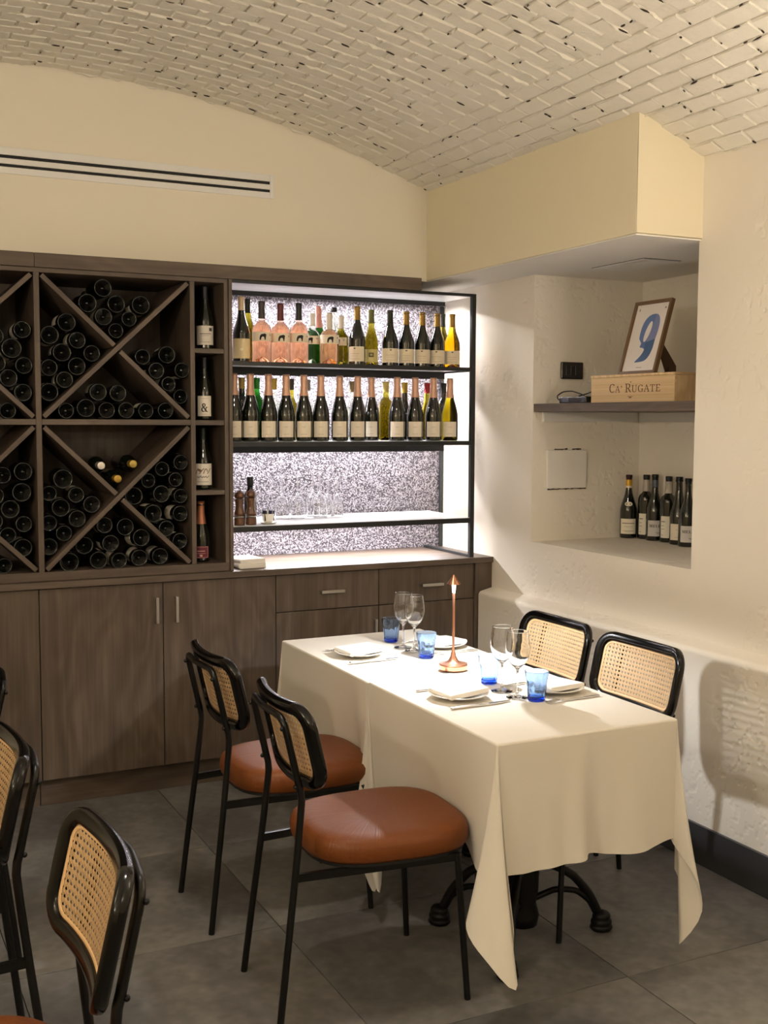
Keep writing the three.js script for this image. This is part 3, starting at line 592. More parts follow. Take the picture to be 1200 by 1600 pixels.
{
  // top shelf, front row
  const y = 1.8515, z = -4.80, H = 0.268;
  const W = (o) => ({ shape: 'burgundy', r: 0.0385, H, lab: 'cream', l0: 0.07, l1: 0.32, wrap: 2.6, capH: 0.062, glass: M.darkGlass, cap: cap(0x2a2313), ...o });
  stand('white_wine_bottle', 'dark bottle with beige capsule and yellowish label at the rack end of top shelf', S3(101), 465, y, z, W({ lab: 'ivory', l0: 0.06, l1: 0.36, H: 0.288, capH: 0.06, cap: cap(0xcdb692, 0.1) }));
  stand('white_wine_bottle', 'olive bottle hidden behind the beige-capped bottle on top shelf', S3(128), 470, y, z - 0.10, W({ glass: M.oliveGlass, lab: null, H: 0.29, cap: cap(0x2a2a22) }));
  const rose = [[188, 138, 0x3a342c, 0.272], [268, 145, 0x5a2322, 0.266], [346, 140, 0x14120f, 0.272], [476, 180, 0xcfc6b8, 0.236]];
  const rl = ['rosé bottle with animal label and dark brown capsule on top shelf', 'rosé bottle with animal label and dark red capsule on top shelf', 'rosé bottle with animal label and black capsule on top shelf', 'short orange-pink rosé bottle with white capsule and animal label on top shelf'];
  rose.forEach(([x, t, c, h], i) => stand('rose_wine_bottle', rl[i], S3(x), 480, y, z + 0.005, { shape: 'round', r: 0.0435, H: h, lab: 'animal', l0: i === 3 ? 0.40 : 0.35, l1: i === 3 ? 0.57 : 0.50, wrap: 2.7, capH: 0.075, glass: M.roseGlass, cap: cap(c), turn: 0.1 }));
  stand('clear_wine_bottle', 'pale clear bottle with white capsule and animal label between rosé bottles', S3(404), 490, y, z - 0.05, { shape: 'round', r: 0.036, H: 0.235, lab: 'animal', l0: 0.40, l1: 0.56, wrap: 2.7, capH: 0.055, glass: M.clearBottle, cap: cap(0xd6d0c6), turn: -0.3 });
  stand('sparkling_bottle', 'pink-foiled bottle with green top standing behind the rosé bottles', S3(429), 480, y, z - 0.12, { shape: 'champagne', r: 0.036, H: 0.276, lab: null, capH: 0.10, glass: M.greenGlass, cap: cap(0xc78a7c) });
  stand('clear_wine_bottle', 'tall clear bottle with black cap behind the short rosé bottle', S3(496), 480, y, z - 0.13, { shape: 'bordeaux', r: 0.034, H: 0.275, lab: null, capH: 0.02, glass: M.clearBottle, cap: cap(0x101010) });
  stand('dark_rose_bottle', 'dark amber bottle with white capsule beside the first cream-labelled dark bottle', S3(526), 490, y, z - 0.056, { shape: 'round', r: 0.036, H: 0.232, lab: 'animal', l0: 0.40, l1: 0.56, wrap: 2.6, capH: 0.06, glass: M.oliveGlass, cap: cap(0xc9c2b6), turn: -0.5 });
  const dk = [[595, 0.272], [735, 0.262], [804, 0.260], [872, 0.260], [936, 0.258]];
  dk.forEach(([x, h], i) => stand('white_wine_bottle', ['dark wine bottle with broad turned cream label next to the rosé bottles', 'dark cream-labelled bottle with dull capsule beside the square-labelled bottle', 'dark cream-labelled bottle with gold capsule, fourth from the plaster wall', 'dark cream-labelled bottle with gold capsule, third from the plaster wall', 'dark cream-labelled bottle with gold capsule, second from the plaster wall'][i], S3(x), 478, y, z, W({ H: h, turn: i === 0 ? -0.35 : 0.12 - i * 0.06, cap: cap(i === 1 ? 0x2c2a1c : 0x8a6a2a, 0.5) }), 'cream-labelled dark bottles on the top shelf'));
  stand('white_wine_bottle', 'yellow-green bottle with small square label on top shelf', S3(655), 478, y, z - 0.02, W({ r: 0.031, lab: 'square', l0: 0.07, l1: 0.30, H: 0.262, glass: M.oliveGlass, cap: cap(0x5d5d2c) }));
  stand('white_wine_bottle', 'grey-capped bottle mostly hidden near the end of top shelf', S3(958), 480, y, z - 0.11, W({ lab: null, H: 0.268, glass: M.oliveGlass, cap: cap(0x3d4038) }));
  stand('white_wine_bottle', 'bright yellow-glass bottle with cream label at the wall end of top shelf', S3(1000), 480, y, z, W({ H: 0.258, glass: M.yellowGlass, cap: cap(0x8a6a2a, 0.5) }));
}
{
  // middle shelf: a row of sparkling wine, odd bottles behind
  const y = 1.5035, z = -4.80;
  const sp = (o) => ({ shape: 'champagne', r: 0.0395, H: 0.300, lab: 'plain', l0: 0.065, l1: 0.305, wrap: 1.75, capH: 0.094, glass: M.darkGlass, cap: cap(0xd0a48a, 0.35), ...o });
  const ordinal = ['first', 'second', 'third', 'fourth', 'fifth', 'sixth', 'seventh', 'eighth', 'ninth', 'tenth', 'eleventh', 'twelfth'];
  for (const [i, x] of [70, 140, 217, 292, 368, 440, 520, 597, 655, 765, 842, 920].entries()) stand('sparkling_bottle', `dark sparkling bottle with rose-gold foil on middle shelf, ${ordinal[i]} counting from the wine rack`, S3(x), 590, y, z + (x === 655 ? -0.085 : 0), sp({ turn: x === 655 ? -0.1 : 0 }), 'sparkling wine bottles on the middle shelf');
  stand('sparkling_bottle', 'yellow-green sparkling bottle with rose-gold foil at the wall end of middle shelf', S3(990), 590, y, z, sp({ glass: M.oliveGlass }));
  const bz = -4.925;
  const back = [
    [103, 0xa08a4a, M.darkGlass, 'bordeaux', 0.288, 'bottle with dull gold capsule behind the sparkling row, nearest the rack'], [166, 0x1f8a2c, M.greenGlass, 'bordeaux', 0.288, 'bottle with bright green cap behind the sparkling row'],
    [240, 0xb59a3c, M.clearBottle, 'burgundy', 0.286, 'clear bottle with yellow cap behind the sparkling row'], [312, 0x4a4038, M.oliveGlass, 'round', 0.286, 'amber bottle with brown cap behind the sparkling row'],
    [384, 0x8d8d84, M.clearBottle, 'burgundy', 0.284, 'clear bottle with grey cap behind the sparkling row'], [574, 0x7a6a48, M.clearBottle, 'burgundy', 0.280, 'clear bottle with tan cap behind the sparkling row'],
    [717, 0xb9a85c, M.oliveGlass, 'bordeaux', 0.282, 'olive bottle with pale gold capsule filling the gap in sparkling row'], [797, 0xb59a3c, M.darkGlass, 'burgundy', 0.280, 'dark bottle with yellow capsule behind the sparkling row'],
    [893, 0x9c1f24, M.oliveGlass, 'burgundy', 0.280, 'bottle with red capsule behind the sparkling row'], [962, 0x1c1f1c, M.darkGlass, 'bordeaux', 0.281, 'bottle with black capsule behind the yellow-green sparkling bottle'],
  ];
  for (const [x, c, g, s, h, l] of back) stand('wine_bottle', l, S3(x), 600, y, bz, { shape: s, r: 0.0325, H: h, lab: null, capH: 0.05, glass: g, cap: cap(c) });
}
{
  // niche floor: six bottles along its back wall
  const y = NY0 + 0.0005;
  const nb = [
    [985, 837, 'burgundy', 0.040, 0.298, 'estate', 0xd9a92c, 'bottle with yellow-banded neck, first in the row in the niche'],
    [1003, 838, 'bordeaux', 0.038, 0.300, 'lines', 0xb9b0a2, 'second niche bottle with striped pale neck and narrow label'],
    [1021, 842, 'burgundy', 0.0395, 0.305, 'mela', 0x4b4f58, 'niche bottle with grey neck band and grey label'],
    [1041, 845, 'bordeaux', 0.0385, 0.300, 'lines', 0xc6bfb2, 'fourth niche bottle with pale neck and narrow label'],
    [1060, 849, 'champagne', 0.040, 0.303, 'plain', 0x181c14, 'dark niche bottle with plain white label and bare neck'],
    [1077, 851, 'burgundy', 0.040, 0.300, 'mela', 0x2a2a2a, 'last niche bottle, half hidden by the plaster edge'],
  ];
  const nbAt = [[3.40, -4.292], [3.450, -4.226], [3.437, -4.148], [3.445, -4.062], [3.422, -3.965], [3.40, -3.880]];
  for (const [i, [u, v, s, r, H, lab, c, l]] of nb.entries()) {
    const [px, pz] = nbAt[i];
    const x = px;
    const zz = pz;
    const t = thing('wine_bottle', l, 'wine bottle', [x, y, zz], 0, null);
    t.rotation.y = Math.atan2(-x, -zz) + (lab === 'lines' ? -0.35 : lab === 'mela' ? 0.2 : 0);
    const bands = i === 0 ? [['neck_band', 0.83, 0.925, 0.0150, 0.0150, cap(0xd2a42c)], ['neck_band', 0.795, 0.828, 0.0152, 0.0150, M.paper]] : lab === 'lines' ? [['neck_wrap', 0.745, 0.925, 0.0182, 0.0152, cap(0xb9b0a2, 0)]] : i === 2 ? [['neck_band', 0.81, 0.92, 0.0152, 0.0150, cap(0x5a606c)]] : null;
    fillBottle(t, { shape: s, r, H, lab, l0: 0.07, l1: lab === 'lines' ? 0.40 : 0.31, wrap: lab === 'lines' ? 1.2 : 2.0, capH: s === 'champagne' ? 0.02 : 0.024, glass: M.darkGlass, cap: cap(i === 0 ? 0x3a1414 : 0x121212), bands, oval: i === 0 });
  }
}

// ------------------------------------------------------------------ things on the lower shelf and worktop
const wineProfile = [[0.0005, 0], [0.033, 0.0006], [0.0345, 0.0016], [0.030, 0.003], [0.014, 0.006], [0.0055, 0.011], [0.0038, 0.020], [0.0036, 0.075], [0.0048, 0.088], [0.012, 0.096], [0.024, 0.108], [0.034, 0.126], [0.0385, 0.146], [0.0385, 0.160], [0.0355, 0.188], [0.0325, 0.208], [0.0322, 0.2095], [0.0312, 0.2095], [0.0312, 0.208], [0.0342, 0.188], [0.0372, 0.160], [0.0372, 0.146], [0.0328, 0.127], [0.0228, 0.110], [0.011, 0.099], [0.0005, 0.0955]];
const wineGeo = lathe(wineProfile, 32);
{
  const sy = 1.1365;
  const flute = lathe([[0.0005, 0], [0.032, 0.0008], [0.0335, 0.002], [0.012, 0.005], [0.0045, 0.011], [0.0036, 0.02], [0.0036, 0.075], [0.006, 0.085], [0.020, 0.112], [0.030, 0.140], [0.0300, 0.195], [0.0290, 0.195], [0.0290, 0.141], [0.019, 0.114], [0.0005, 0.088]], 28);
  const spots = [[441, 0], [465, 0], [489, 0], [500, 0], [513, 1], [527, 1]];
  const lab = ['upturned stemmed wine glass with oval bowl on lit lower shelf', 'upturned stemmed glass with angular bowl in the cluster on lower shelf'];
  spots.forEach(([u, k], i) => {
    const z = [-4.98, -4.975, -5.065, -4.972, -5.05, -4.97][i], c = onPlane(u, 790, 'z', z);
    const t = thing('upturned_wine_glass', lab[k], 'wine glass', [c.x, sy, z], 0, k ? 'angular glasses upside down on the lower shelf' : 'oval glasses upside down on the lower shelf');
    const m = part(t, 'glass', k ? flute : wineGeo, M.glass); m.rotation.x = Math.PI; m.position.y = k ? 0.1955 : (i === 2 || i === 3 ? 0.222 : 0.2096); if (i === 2 || i === 3) m.scale.y = 1.055;
  });
  const mill = (u, z, h, label) => {
    const c = onPlane(u, 800, 'z', z), t = thing('pepper_mill', label, 'pepper mill', [c.x, sy, z]);
    part(t, 'base', lathe([[0, 0], [0.024, 0], [0.0245, 0.004], [0.0245, 0.030], [0.023, 0.032], [0, 0.032]], 20), M.millWood);
    part(t, 'ring', lathe([[0, 0.032], [0.0235, 0.032], [0.0235, 0.042], [0, 0.042]], 20), M.steel, 'steel ring');
    part(t, 'body', lathe([[0, 0.042], [0.024, 0.042], [0.0235, 0.052], [0.018, 0.070], [0.0165, 0.085], [0.019, h - 0.052], [0.021, h - 0.042], [0.0165, h - 0.038], [0, h - 0.038]], 20), M.millWood);
    part(t, 'head', lathe([[0, h - 0.038], [0.020, h - 0.036], [0.022, h - 0.026], [0.019, h - 0.012], [0.008, h - 0.007], [0.004, h - 0.002], [0, h]], 20), M.millWood);
  };
  mill(374, -4.755, 0.155, 'brown wooden pepper mill with steel ring against the rack side');
  mill(392, -4.76, 0.158, 'brown wooden pepper mill with steel ring beside the white bowl');
  const cb = onPlane(391, 790, 'z', -4.83);
  const t = thing('oil_bottle', 'slim dark bottle with black cap behind the pepper mills', 'bottle', [cb.x, sy, -4.83]);
  part(t, 'glass', lathe([[0, 0], [0.026, 0], [0.028, 0.004], [0.028, 0.13], [0.02, 0.145], [0.013, 0.155], [0.013, 0.17], [0, 0.17]], 20), M.darkGlass); part(t, 'cap', lathe([[0, 0.168], [0.0145, 0.168], [0.0145, 0.208], [0, 0.208]], 16), M.blackMatte);
  const c2 = onPlane(419, 800, 'z', -4.775), b = thing('sugar_bowl', 'small white bowl filled with dark blue sachets on a saucer', 'bowl', [c2.x, sy, -4.775]);
  part(b, 'saucer', lathe([[0, 0], [0.028, 0], [0.038, 0.005], [0.037, 0.0065], [0.026, 0.002], [0, 0.002]], 24), M.china);
  part(b, 'bowl', lathe([[0, 0.003], [0.016, 0.003], [0.024, 0.014], [0.028, 0.045], [0.0265, 0.045], [0.022, 0.016], [0, 0.008]], 24), M.china);
  const sac = [std({ color: 0x1c1a22, roughness: 0.6 }), std({ color: 0x39426b, roughness: 0.6 }), std({ color: 0xe4dfda, roughness: 0.7 })];
  for (let i = 0; i < 7; i++) { const m = part(b, 'sachet', boxC(-0.003, 0, -0.016, 0.003, 0.046, 0.016, 'y', 0.001), sac[i % 3]); m.position.set((i - 3) * 0.0062, 0.014, rr(-0.004, 0.004)); m.rotation.set(rr(-0.1, 0.1), rr(-0.15, 0.15), rr(-0.12, 0.12)); }
}
// napkins
function foldedLinen(w, d, layers, th, r) { // a cloth folded to and fro, fold on the -x side
  const sh = new THREE.Shape(), H = layers * th;
  sh.moveTo(w / 2, 0); sh.lineTo(-w / 2 + H / 2, 0); sh.absarc(-w / 2 + H / 2, H / 2, H / 2, -Math.PI / 2, Math.PI / 2, true);
  sh.lineTo(w / 2 - 0.004, H);
  for (let i = layers - 1; i > 0; i--) { sh.lineTo(w / 2 - 0.001 * (i % 2), i * th + th * 0.12); sh.lineTo(-w / 2 + H * 0.9 + 0.008, i * th + 0.0002); sh.lineTo(-w / 2 + H * 0.9 + 0.008, i * th - 0.0002); sh.lineTo(w / 2 - 0.0015 * (i % 2), i * th - th * 0.12); }
  const g = new THREE.ExtrudeGeometry(sh, { depth: d, bevelEnabled: true, bevelSize: 0.0012, bevelThickness: 0.0012, bevelSegments: 1, curveSegments: 8 });
  g.translate(0, 0, -d / 2);
  return boxUV(g, 'z');
}
{
  const c = onPlane(380, 884, 'y', CT);
  const t = thing('linen_stack', 'stack of folded white linen on the worktop beside the rack', 'linen', [c.x + 0.0, CT + 0.0015, -4.80], 0.1);
  part(t, 'linen', foldedLinen(0.13, 0.15, 3, 0.0075), M.napkin);
  const up = part(t, 'linen', foldedLinen(0.125, 0.145, 2, 0.007), M.napkin); up.position.y = 0.0245; up.rotation.y = 0.06;
}

// ------------------------------------------------------------------ niche
{
  const sy0 = 1.642, sy1 = 1.678;
  single('niche_shelf', boxC(XR + 0.004, sy0, NZ0 + 0.001, NXB - 0.001, sy1, NZ1 - 0.001, 'z', 0.001, [0.1, 0.9]), M.wood, 'grey-brown wood shelf board spanning the niche', 'shelf');
  const bt = thing('shelf_batten', 'white painted batten carrying the niche shelf', 'batten');
  part(bt, 'batten', boxC(XR + 0.05, sy0 - 0.045, NZ0 + 0.0005, NXB - 0.03, sy0 - 0.0005, NZ0 + 0.02, 'x', 0.001), M.plasticWhite);
  part(bt, 'batten', boxC(NXB - 0.022, sy0 - 0.045, NZ0 + 0.0205, NXB - 0.001, sy0 - 0.0005, NZ1 - 0.02, 'z', 0.001), M.plasticWhite);
  part(bt, 'batten', boxC(XR + 0.02, sy0 - 0.045, NZ1 - 0.02, NXB - 0.03, sy0 - 0.0005, NZ1 - 0.0005, 'x', 0.001), M.plasticWhite);
  // black switch plate
  const sw = thing('wall_switch', 'black three-gang wall switch plate above the niche shelf', 'switch', [3.086, 1.832, NZ0]);
  part(sw, 'plate', (() => { const g = new RoundedBoxGeometry(0.122, 0.078, 0.014, 3, 0.006); g.translate(0, 0, 0.0075); return g; })(), M.plasticBlack);
  for (let i = -1; i <= 1; i++) part(sw, 'rocker', boxC(i * 0.026 - 0.0115, -0.022, 0.013, i * 0.026 + 0.0115, 0.022, 0.017, 'y', 0.001), M.plasticBlack);
  // blank cover plate set in rough plaster
  const cp = thing('cover_plate', 'square blank white junction cover plate in the niche', 'cover plate', [3.066, 1.379, NZ0]);
  part(cp, 'plate', boxC(-0.109, -0.088, 0.0005, 0.109, 0.088, 0.014, 'y', 0.002), M.white);
  const crk = [];
  for (const [x0, x1, y] of [[-0.065, -0.005, 0.0925], [0.035, 0.08, 0.0925], [-0.10, 0.02, -0.0915], [0.03, 0.108, -0.0905]]) for (let x = x0; x < x1; x += 0.012) crk.push(boxC(x, y - rr(0.0015, 0.004), 0.0004, x + 0.013, y + rr(0.0005, 0.004), 0.0018, 'y', 0));
  crk.push(boxC(0.109, -0.085, 0.0004, 0.1115, 0.05, 0.0018, 'y', 0));
  part(cp, 'crumbled_joint', join(crk), M.gap, 'dark crumbled joint round the plate').userData.kind = 'stuff';
  // power adapter with its cable
  const ca = onPlane(900, 627, 'x', XR + 0.06);
  const ad = thing('power_adapter', 'black power adapter with looped cable on the niche shelf', 'adapter', [XR + 0.075, sy1 + 0.0005, -4.10]);
  part(ad, 'adapter', (() => { const g = new RoundedBoxGeometry(0.055, 0.028, 0.20, 2, 0.005); g.translate(0, 0.0145, 0); return g; })(), M.plasticBlack);
  part(ad, 'cable', tube([[0, 0.016, -0.10], [-0.005, 0.018, -0.135], [0.0, 0.035, -0.15], [0.01, 0.052, -0.12], [0.02, 0.054, -0.07], [0.02, 0.045, -0.02], [0.015, 0.034, 0.03]], 0.0028, 6, 6), M.blackMatte);
  part(ad, 'cable', tube([[0.015, 0.031, -0.01], [0.03, 0.042, 0.03], [0.02, 0.048, 0.08], [0.0, 0.036, 0.12], [0.03, 0.012, 0.128]], 0.0028, 6, 6), M.blackMatte);
  // wooden wine case
  const frontTex = canvasTex(1024, 256, (c, w, h) => {
    c.fillStyle = '#cfb68e'; c.fillRect(0, 0, w, h);
    let s = 99; const q = () => { s = (s * 1664525 + 1013904223) >>> 0; return s / 4294967296; };
    for (let i = 0; i < 130; i++) { c.strokeStyle = `rgba(${150 + q() * 60},${110 + q() * 50},${60 + q() * 40},0.22)`; c.lineWidth = 1 + q() * 2; const y = q() * h; c.beginPath(); c.moveTo(0, y); c.bezierCurveTo(w * .3, y + q() * 14 - 7, w * .7, y + q() * 14 - 7, w, y + q() * 8 - 4); c.stroke(); }
    c.fillStyle = '#4a2d16'; c.textBaseline = 'alphabetic'; c.textAlign = 'left';
    let x = 232; const put = (ch, px) => { c.font = `${px}px serif`; c.fillText(ch, x, 158); x += c.measureText(ch).width + 3; };
    put('C', 124); put('A', 96); put('’', 96); x += 26; put('R', 124); for (const ch of 'UGATE') put(ch, 100);
    c.fillRect(470, 200, 70, 4); c.fillRect(490, 208, 32, 10); c.beginPath(); c.moveTo(500, 52); c.lineTo(516, 44); c.lineTo(512, 62); c.fill();
  });
  const wc = thing('wooden_wine_case', 'pale wooden wine case lettered CA’ RUGATE on the niche shelf', 'wine case', [0, sy1 + 0.0006, 0]);
  // local frame: label face looks towards the room (-x); placed by its two front corners
  wc.position.set(XR + 0.05, sy1 + 0.0006, -3.70); wc.rotation.y = R(2);
  const L = 0.508, H = 0.113, D = 0.33, hl = L / 2;
  const fm = std({ map: frontTex, roughness: 0.65 });
  const fg = boxC(0, 0, -hl, 0.010, H - 0.010, hl, 'z', 0.0008);
  part(wc, 'side_panel', fg, M.pine);
  const pl = new THREE.PlaneGeometry(L - 0.004, H - 0.013); pl.rotateY(-Math.PI / 2); pl.translate(-0.0005, (H - 0.010) / 2, 0);
  part(wc, 'lettered_face', pl, fm, 'face with dark brown burnt-in lettering');
  part(wc, 'side_panel', boxC(D - 0.010, 0, -hl, D, H - 0.010, hl, 'z', 0.0008), M.pine);
  part(wc, 'end_panel', boxC(0.0101, 0, -hl, D - 0.0101, H - 0.010, -hl + 0.010, 'x', 0.0008), M.pine);
  part(wc, 'end_panel', boxC(0.0101, 0, hl - 0.010, D - 0.0101, H - 0.010, hl, 'x', 0.0008), M.pine);
  part(wc, 'base', boxC(0.0101, 0.0005, -hl + 0.0101, D - 0.0101, 0.008, hl - 0.0101, 'x', 0), M.pine);
  part(wc, 'lid', boxC(-0.002, H - 0.0095, -hl - 0.002, D + 0.002, H, hl + 0.002, 'z', 0.001), M.pine);
  for (let i = 0; i < 5; i++) part(wc, 'finger_joint', boxC(-0.0008, 0.006 + i * 0.02, hl - 0.006, 0.004, 0.015 + i * 0.02, hl + 0.0006, 'y', 0), M.pine);
  // framed print leaning back on its easel leg
  const art = canvasTex(512, 704, (c, w, h) => {
    c.fillStyle = '#e9e1dc'; c.fillRect(0, 0, w, h);
    c.fillStyle = '#5b74a6'; c.beginPath(); c.moveTo(150, 360); c.bezierCurveTo(120, 150, 230, 100, 330, 110); c.bezierCurveTo(430, 120, 430, 260, 400, 380); c.lineTo(400, 470); c.bezierCurveTo(360, 620, 300, 600, 170, 610); c.bezierCurveTo(150, 590, 250, 560, 270, 480); c.bezierCurveTo(240, 440, 190, 470, 190, 440); c.lineTo(200, 410); c.closePath(); c.fill();
    c.fillStyle = '#7b86b4'; c.beginPath(); c.moveTo(330, 112); c.bezierCurveTo(430, 120, 430, 260, 404, 372); c.lineTo(270, 400); c.bezierCurveTo(300, 330, 330, 240, 330, 112); c.fill();
    c.fillStyle = '#43618c'; c.beginPath(); c.moveTo(404, 372); c.lineTo(400, 470); c.bezierCurveTo(360, 620, 300, 600, 170, 610); c.bezierCurveTo(150, 590, 250, 560, 270, 480); c.lineTo(262, 402); c.closePath(); c.fill();
    c.fillStyle = '#e9e1dc'; c.beginPath(); c.ellipse(262, 290, 38, 110, 0.25, 0, 7); c.fill();
    c.fillStyle = '#8a8480'; c.fillRect(40, 40, 18, 26); c.fillRect(440, 44, 24, 18); c.fillRect(210, 660, 90, 6);
  });
  const pf = thing('framed_print', 'framed abstract blue figure print leaning on an easel leg atop the wine case', 'picture frame', [2.985, sy1 + 0.0006 + H + 0.0006, -3.735]);
  const g = new THREE.Group(); // all parts share the lean: top towards the wall
  const W2 = 0.232, H2 = 0.315, b = 0.013, lean = R(16);
  const put = (n, geo, m, lb) => { const q = part(pf, n, geo, m, lb); q.rotation.z = -lean; return q; };
  put('frame_bar', boxC(-0.008, 0, -W2 / 2, 0.010, b, W2 / 2, 'z', 0.001), M.frameWood);
  put('frame_bar', boxC(-0.008, H2 - b, -W2 / 2, 0.010, H2, W2 / 2, 'z', 0.001), M.frameWood);
  put('frame_bar', boxC(-0.008, b, -W2 / 2, 0.010, H2 - b, -W2 / 2 + b, 'y', 0.001), M.frameWood);
  put('frame_bar', boxC(-0.008, b, W2 / 2 - b, 0.010, H2 - b, W2 / 2, 'y', 0.001), M.frameWood);
  put('backing', boxC(0.003, b, -W2 / 2 + b, 0.008, H2 - b, W2 / 2 - b, 'y', 0), M.easel);
  const pg = new THREE.PlaneGeometry(W2 - 2 * b, H2 - 2 * b); pg.rotateY(-Math.PI / 2); pg.translate(0.0015, H2 / 2, 0);
  put('print', pg, std({ map: art, roughness: 0.5 }), 'pale sheet with overlapping blue shapes');
  const el = new THREE.Shape(); el.moveTo(0.05, 0.155); el.lineTo(0.062, 0.15); el.lineTo(0.15, 0.035); el.lineTo(0.15, 0.001); el.lineTo(0.10, 0.001); el.lineTo(0.048, 0.12); el.closePath();
  const eg = new THREE.ExtrudeGeometry(el, { depth: 0.005, bevelEnabled: false }); eg.translate(0, 0, 0.06);
  part(pf, 'easel_leg', boxUV(eg, 'y'), M.easel, 'dark brown fold-out easel leg');
  part(pf, 'cord', tube([[0.03, 0.01, 0.07], [0.06, 0.004, 0.08], [0.095, 0.012, 0.075], [0.11, 0.03, 0.066]], 0.0018, 5, 5), M.blackMatte);
  // flush access grille in the beam's underside
  const gr = thing('soffit_grille', 'flush white access grille in the beam underside over the niche', 'grille', [3.066, SOF - 0.0012, -3.86]);
  const gw = 0.095, gl = 0.175;
  part(gr, 'gap_shade', boxC(-gw, -0.001, -gl, gw, 0, gl, 'x', 0), M.blackMatte, 'flat black sheet painted as the shade in the gap round the flap');  // no real recess: the shade of the gap is this black sheet
  part(gr, 'flap', boxC(-gw + 0.042, -0.005, -gl + 0.006, gw - 0.005, -0.001, gl - 0.006, 'x', 0.0005), M.plasticWhite);
  part(gr, 'slat', boxC(-gw + 0.005, -0.005, -gl + 0.006, -gw + 0.036, -0.001, gl - 0.006, 'x', 0.0005), M.plasticWhite);
}

// ------------------------------------------------------------------ chairs
const chair0 = (() => {
  const t = thing('cane_back_chair', '', 'chair');
  // faces +x, origin on the floor
  const tilt = R(13), vd = [-Math.sin(tilt), Math.cos(tilt)], nd = [Math.cos(tilt), Math.sin(tilt)], C = [-0.212, 0.745];
  const map = (u, v, w) => { const k = w + 0.75 * u * u; return [C[0] + v * vd[0] + k * nd[0], C[1] + v * vd[1] + k * nd[1], u]; };
  const hw = 0.2045, hh = 0.1045, cr = 0.052;             // centre line of the back frame
  const path = (s) => { // rounded rectangle, s in 0..1
    const a = 2 * (hw - cr), b = 2 * (hh - cr), q = Math.PI / 2 * cr, P = 2 * a + 2 * b + 4 * q; let d = ((s % 1) + 1) % 1 * P;
    const seg = [[a, 'l', -hw + cr, hh, 1, 0], [q, 'c', hw - cr, hh - cr, Math.PI / 2], [b, 'l', hw, hh - cr, 0, -1], [q, 'c', hw - cr, -hh + cr, 0], [a, 'l', hw - cr, -hh, -1, 0], [q, 'c', -hw + cr, -hh + cr, -Math.PI / 2], [b, 'l', -hw, -hh + cr, 0, 1], [q, 'c', -hw + cr, hh - cr, Math.PI]];
    for (const g of seg) { if (d <= g[0]) { if (g[1] === 'l') return [g[2] + g[4] * d, g[3] + g[5] * d, g[4] === 0 ? (g[5] < 0 ? 0 : Math.PI) : (g[4] > 0 ? Math.PI / 2 : -Math.PI / 2)]; const an = g[4] - d / cr; return [g[2] + cr * Math.cos(an), g[3] + cr * Math.sin(an), an]; } d -= g[0]; }
    return [-hw + cr, hh, Math.PI / 2];
  };
  const fw = 0.0172, ft = 0.0150;
  part(t, 'back_frame', sheet(96, 14, (s, q) => {
    const [u, v, an] = path(s), th = q * Math.PI * 2, e = 0.72;
    const co = Math.sign(Math.cos(th)) * Math.abs(Math.cos(th)) ** e * fw, si = Math.sign(Math.sin(th)) * Math.abs(Math.sin(th)) ** e * ft;
    return map(u + Math.cos(an) * co, v + Math.sin(an) * co, si);
  }), M.blackLacquer, 'glossy black bent-wood frame of the backrest');
  part(t, 'cane_rim', sheet(72, 4, (s, q) => {
    const [u, v, an] = path(s), th = q * Math.PI, k = -(fw - 0.001) - 0.0035 + Math.cos(th) * 0.0045;
    return map(u + Math.cos(an) * k, v + Math.sin(an) * k, 0.003 + Math.sin(th) * 0.0022);
  }), std({ color: 0xd9b384, roughness: 0.5 }), 'pale cane border');
  // woven cane: paired uprights and cross strands, diagonals between
  const strips = [], d = 0.0146, U = hw - 0.014, Vv = hh - 0.014;
  const strip = (u0, v0, u1, v1, wd, w, seg) => {
    const L = Math.hypot(u1 - u0, v1 - v0), px = -(v1 - v0) / L * wd / 2, py = (u1 - u0) / L * wd / 2;
    strips.push(sheet(seg, 1, (a, b) => { const u = u0 + (u1 - u0) * a, v = v0 + (v1 - v0) * a, k = b * 2 - 1; return map(u + px * k, v + py * k, w); }));
  };
  for (let i = -Math.floor(U / d); i <= U / d; i++) for (const o of [-0.0017, 0.0017]) strip(i * d + o, -Vv, i * d + o, Vv, 0.0028, 0.0022, 1);
  for (let i = -Math.floor(Vv / d); i <= Vv / d; i++) for (const o of [-0.0017, 0.0017]) strip(-U, i * d + o, U, i * d + o, 0.0028, 0.0015, 14);
  for (let k = -40; k <= 40; k++) for (const s of [1, -1]) { // v = s*u + c
    const c = (k + 0.5) * d; let lo = -U, hi = U; const a = (-Vv - c) / s, b = (Vv - c) / s; lo = Math.max(lo, Math.min(a, b)); hi = Math.min(hi, Math.max(a, b));
    if (hi - lo > 0.006) strip(lo, s * lo + c, hi, s * hi + c, 0.0033, s > 0 ? 0.0029 : 0.0009, Math.max(1, Math.round((hi - lo) / 0.04)));
  }
  part(t, 'cane_panel', join(strips), M.cane, 'woven natural cane').userData.kind = 'stuff';
  // seat pad
  const prof = [[0.86, 0.420], [0.955, 0.422], [0.985, 0.430], [1.0, 0.447], [0.995, 0.464], [0.972, 0.478], [0.92, 0.488], [0.80, 0.494], [0.55, 0.4965], [0.25, 0.497], [0.0, 0.497]];
  const outline = (a) => { // rounded, wider at the front
    const n = 3.1, c = Math.cos(a), s = Math.sin(a), x = Math.sign(c) * Math.abs(c) ** (2 / n), z = Math.sign(s) * Math.abs(s) ** (2 / n);
    return [0.077 + 0.240 * x, z * (0.214 + 0.010 * x)];
  };
